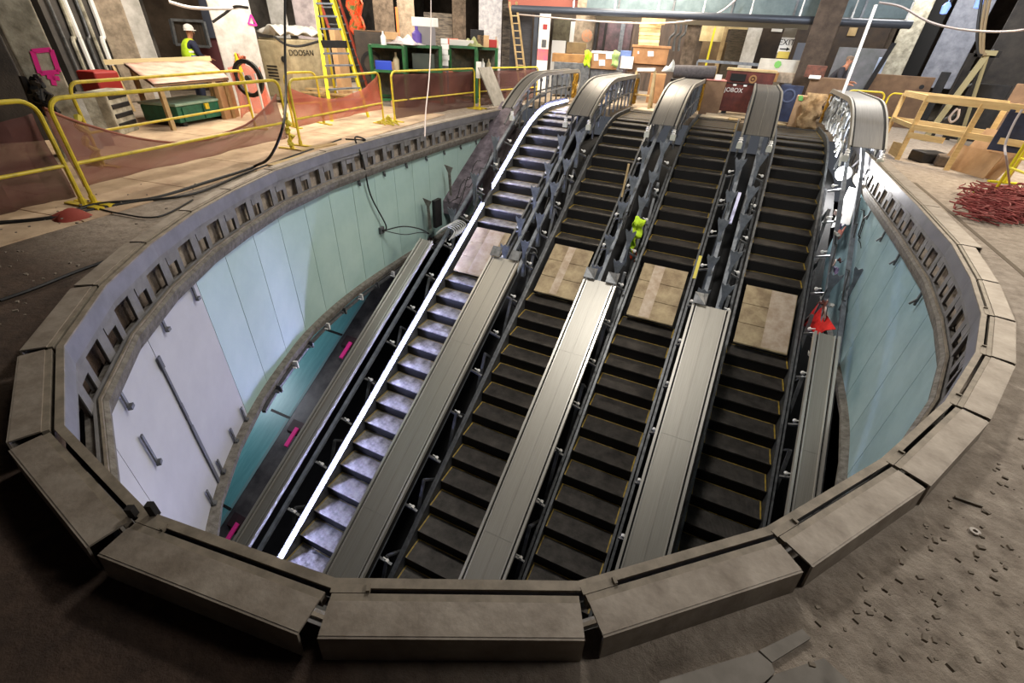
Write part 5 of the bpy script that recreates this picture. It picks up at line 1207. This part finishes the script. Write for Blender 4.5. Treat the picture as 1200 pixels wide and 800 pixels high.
# behind: yellowish opening with stacked screens
boxed('pale_board', 'cream board wall lit behind the dark brown column', 'board', 822, 850, 24.15, 22, 48, mat('cream_board', (226, 208, 158), .8, 0, (200, 176, 126), 3), .1)
boxed('lower_board', 'brown lower boards behind the yellow strap', 'board', 820, 850, 23.8, 48, None, mat('mid_brown_board', (140, 118, 88), .8, 0, (104, 86, 64), 2), .1)  # brown boards below the cream one
boxed('board_post', 'pale timber post between the cream board and the dark pallet stack', 'post', 848, 853, 23.5, 22, None, wood2, .1)
boxed('pallet_stack', 'dark louvred stack of pallets behind the tool box', 'pallets', 853, 877, 23, 34, None, mat('louvred_brown', (96, 86, 70), .8, 0, (52, 46, 38), 5, stretch=(1, 1, 7)), .5)
boxed('cream_header', 'cream board above the louvred pallet stack', 'board', 853, 878, 24.1, 22, 34, mat('cream_board', (226, 208, 158), .8), .1)
boxed('grey_pilaster', 'pale grey chipped pilaster left of the exit sign', 'pilaster', 876, 893, 22.5, 22, None, conc_w, .3)
m = MB(); u, v = AT(838, 33, 23.4), AT(838, 33, 23.4); u.z = 4.9; m.tube([u, v], .01, 4); u = v; v = Vector((u.x, u.y, FZ)); m.bar(u, v, .08, .03); tag(m.build('yellow_strap', yel2), 'yellow strap hanging behind the tool box', 'strap')
m = MB(); u, v = AT(818, 71, 18.5), AT(905, 77, 18.5); m.bar(u, v, .05, .08); m.tube([u, Vector((u.x, u.y, FZ))], .03, 6); m.tube([v, Vector((v.x, v.y, FZ))], .03, 6); tag(m.build('scaffold_rail', steel_b), 'pale grey rail crossing behind the tool box', 'rail')
# exit sign post and sheets
a, b, d, n, zt, zb, o = boxed('sign_board', 'grey-brown board carrying the exit sign', 'board', 915, 930, 19.0, 33, None, mat('taupe_board', (130, 124, 112), .8), .05)
t = thing('exit_sign', 'white exit sign with a black arrow pointing right', 'sign', a); C4 = [onplane(a, d, n, *p, off_=-.03) for p in ((914.5, 47), (930, 47), (927.5, 59), (912, 59))]
x_ = C4[1]-C4[0]; zc_ = (C4[0].z+C4[2].z)/2; cc = (C4[0]+C4[2])/2; hw = x_.length/2
m = MB(); m.plate([cc-d*hw+Zv(-.2), cc+d*hw+Zv(-.2), cc+d*hw+Zv(.2), cc-d*hw+Zv(.2)], n, .01); m.build('panel', paper, t)
text_mesh('EXIT', .22, frame(cc-n*.006+Zv(.07), d), 'lettering', black_m, t)
m = MB(); m.bar(cc-d*.14-n*.008-Zv(.1), cc+d*.06-n*.008-Zv(.1), .03, .03); m.plate([cc+d*.05-n*.012-Zv(.15), cc+d*.15-n*.012-Zv(.1), cc+d*.05-n*.012-Zv(.05)], n, .004); m.build('arrow', black_m, t)
boxed('yellow_notice', 'yellow notice below the exit sign', 'notice', 911, 925, 18.9, 60, 68, mat('yellow_notice', (206, 186, 90), .8), .02)
a, b, d, n, zt, zb, o = boxed('drywall_sheet', 'whitish board sheet with a green sprayed blob', 'sheet', 889, 936, 17.8, 68, 84, mat('offwhite_board', (206, 204, 194), .8, 0, (182, 178, 168), 4), .08)
m = MB(); m.lathe(onplane(a, d, n, 911.5, 75.5, -.012), [(0, -.004), (.1, -.004), (.1, .004), (0, .004)], 7, axis=n); tag(m.build('spray_mark', green_p), 'green sprayed blob on the whitish sheet', 'paint mark')
boxed('beige_cabinet', 'beige low cabinet under the whitish sheet', 'cabinet', 905, 932, 17.6, 84, 96, conc_t, .4)
boxed('ochre_block', 'ochre block left of the beige cabinet', 'block', 893, 912, 17.5, 84, 95, mat('ochre_crate', (160, 118, 66), .7), .4)
for q, (pxl, pxr, pyt, pyb, m_, lab) in enumerate(((905, 918, 27, 37, paper, 'small pale vent plate high on the back boards left of the exit board'), (994, 1004, 32, 42, wood2, 'small pale vent plate right of the thick brown column'))):
    boxed('vent_plate', lab, 'vent', pxl, pxr, 24.0, pyt, pyb, m_, .12)
boxed('dark_boarding', 'dark brown boarding behind the exit board', 'boarding', 893, 950, 24.1, 24, None, mat('umber_board', (72, 60, 50), .8, 0, (50, 44, 42), 2), .1)
boxed('blue_grey_boarding', 'blue-grey low boarding right of the exit sign', 'boarding', 930, 948, 22, 50, None, mat('blue_grey_board', (84, 90, 104), .8), .1)
boxed('brown_boarding', 'brown boarding right of the thick brown column', 'boarding', 980, 1042, 24.1, 26, None, mat('umber_board', (72, 60, 50), .8), .1)
boxed('lilac_boarding', 'lilac grey sheeting behind the bald person', 'sheeting', 978, 1050, 22, 55, None, mat('lilac_sheet', (112, 112, 122), .7, 0, (84, 90, 92), 2), .1)
boxed('blue_door_leaf', 'pale blue upright panel right of the leaning pole', 'panel', 1024, 1034, 20, 67, None, mat('pale_blue_panel', (160, 176, 206), .6), .05)
m = MB(); u, v = AT(1022, 68, 19), AT(1048, 50, 19); u.z = FZ; m.bar(u, v, .12, .06); tag(m.build('diagonal_strut', steel_k), 'dark diagonal strut right of the lilac sheeting', 'strut')
# overhead ducts, pipes and hangers
ob = thing('overhead_duct', 'pale teal-grey duct crossing the top of the picture', 'duct', AT(700, 0, 19)); P0, P1 = AT(690, 3, 19.2), AT(1064, 12, 19.2)
m = MB(); m.bar(P0, P1, .5, .42); m.build('duct', mat('pale_teal_metal', (104, 120, 124), .6, .1, (84, 100, 104), 4), ob)
for q in range(5): m = MB(); p = P0.lerp(P1, .12+q*.19); m.box(p, (.06, .56, .48)); m.build('flange', steel_d, ob)
op = thing('overhead_pipe', 'dark sprinkler pipe below the pale duct, on white hangers', 'pipe', AT(700, 15, 18.6)); P2, P3 = AT(600, 10, 18.6), AT(1068, 29, 18.6)
m = MB(); m.tube([P2, P2.lerp(P3, .5), P3], .1, 12); m.build('pipe', mat('slate_pipe', (62, 68, 78), .45, .3), op, smooth=True)
for q in range(8):
    p = P2.lerp(P3, .18+q*.115); m = MB(); m.tube([p, p+Zv(.5)], .02, 6); m.box(p+Zv(.12), (.05, .05, .24)); m.build('hanger', white_m, op)
m = MB(); P4, P5 = AT(596, 3, 20.5), AT(700, 8, 20.5); m.bar(P4, P5, .3, .3); tag(m.build('ceiling_beam', mat('rust_red_beam', (150, 84, 70), .7)), 'rust-red beam at the top left of the tan column', 'beam')
m = MB(); m.bar(AT(700, 14, 19.8), AT(950, 24, 19.8), .1, .5); tag(m.build('ceiling_beam', mat('taupe_beam', (92, 86, 74), .8)), 'taupe beam behind the dark pipe', 'beam')
m = MB(); m.tube(catmull([AT(608, 17, 19), AT(700, 25, 18.8), AT(780, 27, 18.4), AT(835, 18, 18), AT(862, 0, 18)], 6), .025, 5); tag(m.build('hanging_cable', rope_m), 'pale cable slung across the centre background', 'cable')
m = MB(); m.tube(catmull([AT(1030, 3, 12), AT(1056, 8, 12), AT(1090, 26, 12), AT(1130, 35, 12), AT(1180, 37, 12.2), AT(1230, 30, 12.2)], 6), .018, 5); tag(m.build('hanging_cable', rope_m), 'grey cable slung across the top right', 'cable')
for q, (px, py) in enumerate(((1108, 10), (1148, 3))):
    m = MB(); c = AT(px, py, 17); m.tube([c+Zv(.1), Vector((c.x, c.y, 4.9))], .012, 5); m.lathe(c, [(0, -.12), (.07, -.1), (.09, .05), (.04, .12), (0, .13)], 10); tag(m.build('pendant_lamp', mat('blue_lamp', (120, 150, 226), .4, emit=1.2)), ['blue-white small lamp high above the grey block pier', 'blue-white small lamp at the top right'][q], 'lamp')
# ladder tilted at centre left
ladder('weathered timber ladder leaning left of the dark steel post', G(609, 104), G(618, 104.5), AT(597, 2, 20), AT(605, 2, 20), wood2, 12, None, wood2)
# blue sign board and carton at the top right landing
a, b, d, n, zt, zb, o = boxed('blue_board', 'dark blue panel with a faint round mark, right of the wide deck hump', 'panel', 911, 938, 15.9, 99, None, navy, .1)
m = MB(); m.lathe(onplane(a, d, n, 924, 112, -.015), [(.13, -.005), (.17, -.005), (.17, .005), (.13, .005)], 18, axis=n); tag(m.build('round_sign', mat('faded_blue', (84, 94, 122), .7)), 'faded round mark on the dark blue panel', 'sign')
a, b, d, n, zt, zb, o = boxed('cardboard_carton', 'torn brown cardboard carton with a green spot at the top of the rightmost escalator', 'carton', 928, 955, 14.7, 112, 148, card, .4)
c = [onplane(a, d, n, *p, off_=-.012) for p in ((936, 112), (941, 112), (941, 118), (936, 118))]; m = MB(); m.plate(c, n, .004); tag(m.build('spray_mark', green_p), 'green spot on the torn carton', 'paint mark')
m = MB(); c = onplane(a, d, n, 951, 128, -.1); m.grid(lambda u, v: c+Vector(((u-.5)*.45+.04*sin(15*v), .06*sin(9*u+7*v), .35-.8*v)), 10, 10); tag(m.build('crumpled_paper', mat('kraft_paper', (176, 146, 104), .8, 0, (120, 92, 60), 6), smooth=True, solid=.01), 'crumpled kraft paper beside the torn carton', 'paper')
boxed('brown_crate', 'brown crates behind the rightmost newel', 'crate', 945, 990, 16.4, 90, 122, ply_b, .6)
boxed('brick_pile', 'reddish pile of packs on the crates at the foot of the thick column', 'packs', 944, 968, 16.6, 76, 90, mat('brick_red_pack', (120, 74, 60), .8, 0, (84, 56, 46), 8), .4)
boxed('white_packet', 'white packet on the brown crates', 'packet', 948, 962, 16.3, 88, 92, paper, .3)
# leaning pole
m = MB(); u = AT(989, 108, 14.6); v = AT(1026.5, 6, 15.2); m.tube([u-Zv(.4), v], .035, 8); tag(m.build('leaning_pole', white_m), 'long white pole leaning behind the rightmost newel', 'pole')
# ------------------------------------------------------------------ right group
barrier(G(975, 152), G(1017, 156), 'small yellow barrier behind the rightmost newel', .98); barrier(G(1022, 156), G(1150, 178), 'long yellow barrier behind the timber rack', .98)
rb = barrier(G(1162, 229), G(1290, 290), 'bright yellow barrier cut by the right edge of the picture', 1.05, m_=yel2)
barrier(G(1176, 215), G(1300, 262), 'second yellow barrier just behind the one at the right edge', 1.05, m_=yel2)
net(lambda u, v: G(985, 150).lerp(G(1012, 153), u)+Zv(.85-.75*v)+Vector((.05*sin(14*u), .05*cos(11*u), 0)), 10, 8, 'purplish netting gathered on the small yellow barrier', netmat('purple_netting', (120, 50, 72), .7))
a, b, d, n, zt, zb, o = boxed('hardboard_sheet', 'long brown hardboard sheet standing behind the timber rack', 'panel', 1018, 1092, 19.2, 86, None, ply_b, .06)
m = MB(); m.lathe(onplane(a, d, n, 1080, 102, -.012), [(0, -.004), (.06, -.004), (.06, .004), (0, .004)], 10, axis=n); tag(m.build('spray_mark', steel_k), 'dark smudge on the brown hardboard sheet', 'paint mark')
rk = thing('timber_rack', 'pale timber rack of two-by-fours by the right curb', 'rack', G(1051, 184))
F0, F1 = G(1051, 187), G(1176, 214); F2 = G(1030, 174); bd = (F2-F0); ht = ZAT(F0, 115)-FZ
R0, R1 = F0+bd, F1+bd
m = MB(); m.bar(F0+Zv(ht), F1+Zv(ht), .05, .12); m.build('top_beam', wood, rk)
m = MB(); m.bar(F0+Zv(ht), R0+Zv(ht), .05, .1); m.build('end_beam', wood, rk); m = MB(); m.bar(R0+Zv(ht), R1+Zv(ht), .05, .1); m.build('rear_beam', wood, rk)
for p in (F0, F1, R0, R1, F0.lerp(F1, .5)): m = MB(); m.bar(p, p+Zv(ht), .08, .05); m.build('post', wood, rk)
m = MB(); m.bar(F0+Zv(ht*.55), F1+Zv(ht*.55), .04, .1); m.build('mid_beam', wood, rk); m = MB(); m.bar(R0+Zv(ht*.55), F0+Zv(ht*.55), .04, .08); m.build('mid_beam', wood, rk)
m = MB(); m.bar(R0+Zv(ht*.55), R1+Zv(ht*.55), .04, .1); m.build('mid_beam', wood, rk)
m = MB(); m.bar(F0+Zv(ht*.42)-Vector((.02, .02, 0)), F0.lerp(F1, .34)+Zv(ht*.42), .04, .1); m.build('short_beam', wood, rk)
m = MB(); m.plate([F0+Zv(.02)+d*.0, F0.lerp(R0, .5)+Zv(.02), F0.lerp(R0, .5)+Zv(.25), F0+Zv(.3)], n, .02); m.build('gusset', wood, rk)
for q, (f_, hh) in enumerate(((.42, .5), (.62, .42))):
    m = MB(); p = F0.lerp(F1, f_)+bd*.5; m.box(p+Zv(.1), (.5, .4, .2), .4+q); tag(m.build('floor_bundle', [steel_k, conc_b][q], bevel=.03), ['dark bundle lying under the timber rack', 'brown sack lying under the timber rack'][q], 'bundle')
def sheet(pts4, m_, name, label, cat, th=.012):
    m = MB(); a_, b_, c_, d_ = pts4; nn2 = (b_-a_).cross(d_-a_).normalized(); m.plate(list(pts4), nn2, th); return tag(m.build(name, m_), label, cat)
s0, s1 = G(1112, 196), G(1166, 212); q0_ = (s1-s0).normalized(); nb = Vector((-q0_.y, q0_.x, 0)); nb = nb if nb.dot(s0) > 0 else -nb
zh = ZAT(s0+nb*.3, 142)
sheet([s0, s1, s1+nb*.3+Zv(zh)+q0_*.0, s0+nb*.3+Zv(zh)], card, 'cardboard_sheet', 'large cardboard sheet leaning on the timber rack', 'cardboard')
g0, g1 = s0-nb*.12-q0_*.1, s1-nb*.12-q0_*.1; sheet([g0, g1, g1+nb*.1+Zv(.42), g0+nb*.1+Zv(.42)], mat('brown_cardboard', (176, 138, 98), .85), 'cardboard_sheet', 'lower cardboard sheet in front of the leaning one', 'cardboard')
m = MB(); rnd = random.Random(17)
for q in range(150):
    p = G(rnd.uniform(1140, 1215), rnd.uniform(226, 262)); pt = [p+Vector((rnd.uniform(-.3, .3), rnd.uniform(-.25, .25), rnd.uniform(.02, .15))) for _ in range(5)]; m.tube(catmull(pt, 3), .009, 4)
c = G(1180, 248); m.grid(lambda u, v: c+Vector(((u-.5)*.9, (v-.5)*.5, .12*sin(pi*u)*sin(pi*v)*(.8+.3*sin(19*u+3*v)))), 18, 12)
nh = tag(m.build('netting_heap', mat('red_netting', (150, 70, 68), .8, 0, (112, 46, 44), 9), smooth=True), 'heap of dark red netting at the foot of the right-edge barriers', 'netting', kind='stuff')
fx0 = thing('scissor_frame', 'black lattice steel machine frame behind the timber rack', 'frame', G(1120, 150)); u0, u1 = AT(1112, 118, 17.4), AT(1132, 62, 17.4)
for s_ in (0, .35): m = MB(); m.bar(Vector((u0.x+s_, u0.y, FZ)), Vector((u0.x+s_, u0.y, u1.z)), .14, .14); m.build('mast', steel_k, fx0)
m = MB(); m.bar((u0.x, u0.y, u1.z), (u0.x+.5, u0.y, u1.z), .14, .14); m.build('head', steel_k, fx0)
for q in range(5): m = MB(); m.bar((u0.x, u0.y, .3+q*.35), (u0.x+.35, u0.y, .5+q*.35), .04, .04); m.build('lacing', steel_d, fx0)
af = thing('easel_frame', 'tan A-shaped timber easel right of the black machine frame', 'frame', G(1130, 150)); tp = AT(1158, 62, 16.6)
b1 = AT(1128, 112, 16.6); b1.z = FZ
for bb in (Vector((tp.x-.35, tp.y, FZ)), Vector((tp.x+.45, tp.y+.2, FZ))): m = MB(); m.bar(bb, tp, .12 if bb.x < tp.x else .05, .06); m.build('leg', mat('olive_timber', (140, 132, 100), .8), af)
m = MB(); m.box(tp, (.3, .12, .1)); m.build('head_block', mat('olive_timber', (140, 132, 100), .8), af)
for q in range(3):
    m = MB(); m.tube(catmull([AT(1152+q*5, -10, 16.6), AT(1146+q*4, 30, 16.5), AT(1146+q*3, 60, 16.5), AT(1152+q*2, 64, 16.5)], 5), .03, 6); tag(m.build('hanging_cable', mat('tan_cable', (120, 104, 78), .8) if q else rubber), ['black cable hanging onto the tan easel, leftmost of three', 'tan cable hanging onto the easel, middle one', 'tan cable hanging onto the easel, rightmost one'][q], 'cable')
boxed('black_bench', 'black crated machine behind the barriers at the right', 'machine', 1140, 1180, 17.8, 98, None, steel_k, .6)
boxed('brown_case', 'brown case at the right edge above the barrier', 'case', 1183, 1240, 15.5, 98, None, ply_b, .4)
boxed('control_box', 'small black control box above the brown hardboard sheet', 'box', 1096, 1108, 19.4, 84, None, steel_k, .2)
boxed('blue_tarp', 'dark blue tarpaulin hanging behind the yellow posts at the right edge', 'tarpaulin', 1170, 1215, 12.0, 128, 175, navy, .1)
m = MB(); m.tube(catmull([AT(1122, 127, 12.5), AT(1113, 137, 12.5), AT(1115, 143, 12.5), AT(1122, 138, 12.5), AT(1124, 128, 12.5)], 6), .02, 6); tag(m.build('rope_loop', rope_m), 'loop of pale rope hanging on the timber rack', 'rope')
m = MB(); m.tube(catmull([AT(1198, 128, 8.6), AT(1188, 145, 8.6), AT(1178, 170, 8.6), AT(1180, 190, 8.6), G(1184, 222)], 6), .012, 6); tag(m.build('hose', rope_m), 'pale hose curling down the right-edge barrier', 'hose')
net(lambda u, v: G(1163, 190).lerp(G(1176, 196), u)+Zv(.95-.3*v)+Vector((.05*sin(14*u), .05*cos(11*u), 0)), 8, 6, 'reddish netting tied at the right end of the timber rack', net_o)
# floor grooves and cracks on the right slab
m = MB(); 
GP = [G(1072, 214), G(1120, 254), G(1200, 322), G(1230, 352)]
for u, v in zip(GP, GP[1:]): m.bar(u+Zv(.001), v+Zv(.001), .05, .004)
tag(m.build('floor_strip', mat('dark_sealant', (96, 84, 70), .9)), 'dark straight joint strip in the slab beside the right curb', 'strip')
# small near objects
m = MB(); u, v = G(1118, 583), G(1150, 594); m.bar(u+Zv(.006), v+Zv(.006), .012, .01); tag(m.build('wood_sliver', mat('grey_sliver', (130, 122, 110), .8)), 'small wood sliver on the right near slab', 'debris')
m = MB(); m.lathe(G(1141.5, 623.5), [(.009, 0), (.02, 0), (.02, .01), (.009, .01)], 14); tag(m.build('washer', mat('pale_washer', (186, 176, 166), .6)), 'round pale washer on the near right slab', 'washer')
m = MB(); u, v = G(461, 766), G(625, 763); m.bar(u+Zv(.008), v+Zv(.008), .012, .012); m.bar(u+Zv(.008), G(460, 772)+Zv(.008), .012, .012); tag(m.build('angle_strip', mat('pale_aluminium', (150, 146, 140), .5, .5)), 'thin pale metal angle along the foot of the nearest curb cover', 'strip')
for q, (c4, lab) in enumerate((([(888, 764), (938, 739), (948, 750), (903, 778)], 'short pale grey board lying at the bottom right'), ([(758, 830), (772, 800), (886, 765.5), (902, 779), (906, 790), (860, 832)], 'long pale grey board cut by the bottom edge at the right'), ([(906, 792), (963, 773), (992, 800), (1012, 832), (870, 832)], 'wide pale grey board beside the long one at the bottom edge'))):
    p4 = [G(*p) for p in c4]; m = MB(); m.plate([p+Zv(.002) for p in p4], (0, 0, 1), .014); tag(m.build('floor_board', mat('pale_grey_board', (142, 136, 128), .8, 0, (120, 114, 106), 5)), lab, 'board')
rnd = random.Random(40)
pb = thing('pebble_scatter', 'scattered grit and chips on the slab round the well', 'grit', (0, 0, FZ)); m = MB()
for q in range(420):
    if q < 260: px, py = rnd.uniform(930, 1200), rnd.uniform(430, 800)
    else: px, py = rnd.uniform(0, 330), rnd.uniform(200, 420)
    p = G(px, py); s_ = rnd.uniform(.003, .012)
    m.box(p+Zv(s_*.4), (s_*2, s_*1.3, s_), rnd.uniform(0, 3))
ok_ = [i for i in range(0, len(m.v), 8)]
def inside(x, y):
    r = False; n_ = NR; P_ = [off(i, .22) for i in range(NR)]
    for i in range(n_):
        a_, b_ = P_[i], P_[(i+1) % n_]
        if (a_.y > y) != (b_.y > y) and x < (b_.x-a_.x)*(y-a_.y)/(b_.y-a_.y)+a_.x: r = not r
    return r
keep = MB()
for k_, i in enumerate(ok_):
    if not inside(m.v[i][0], m.v[i][1]): keep.add(m.v[i:i+8], [tuple(v-i for v in f) for f in m.f[k_*6:k_*6+6]])
o = keep.build('chips', mat('stone_chips', (120, 110, 98), .9), pb); bpy.data.objects.remove(pb); tag(o, 'scattered grit and chips on the slab round the well', 'grit', kind='stuff'); o.name = 'grit'
# cables on the left floor
for q, (pts, lab, r_) in enumerate((([(0, 262), (60, 256), (105, 246), (160, 236), (230, 226), (300, 198), (400, 163)], 'black cable pair snaking along the left floor toward the barrier foot', .014), ([(0, 352), (40, 338), (90, 318), (140, 300)], 'dark strip of cable in the dirt at the left', .012), ([(110, 243), (140, 250), (185, 254), (226, 234)], 'thin black cord looping on the left dirt', .009))):
    m = MB(); m.tube(catmull([G(*p, FZ+.02) for p in pts], 6), r_, 6); tag(m.build('floor_cable', rubber), lab, 'cable')
m = MB(); p = G(84, 256); m.grid(lambda u, v: p+Vector(((u-.5)*.35, (v-.5)*.3, .1*sin(pi*u)*sin(pi*v)*(.7+.4*sin(13*u)))), 10, 8); tag(m.build('red_rag', mat('dull_red_cloth', (140, 56, 44), .8), smooth=True, solid=.008), 'dull red rag at the foot of the left barriers', 'rag')
for q, (pts, lab) in enumerate((([(350, 178), (372, 176), (392, 170)], 'flat board scraps at the foot of the caution tape'), ([(318, 196), (345, 190), (360, 184)], 'thin plank lying left of the caution tape foot'))):
    m = MB(); m.bar(G(*pts[0])+Zv(.02), G(*pts[-1])+Zv(.02), .14, .03); tag(m.build('plank', wood2), lab, 'plank')
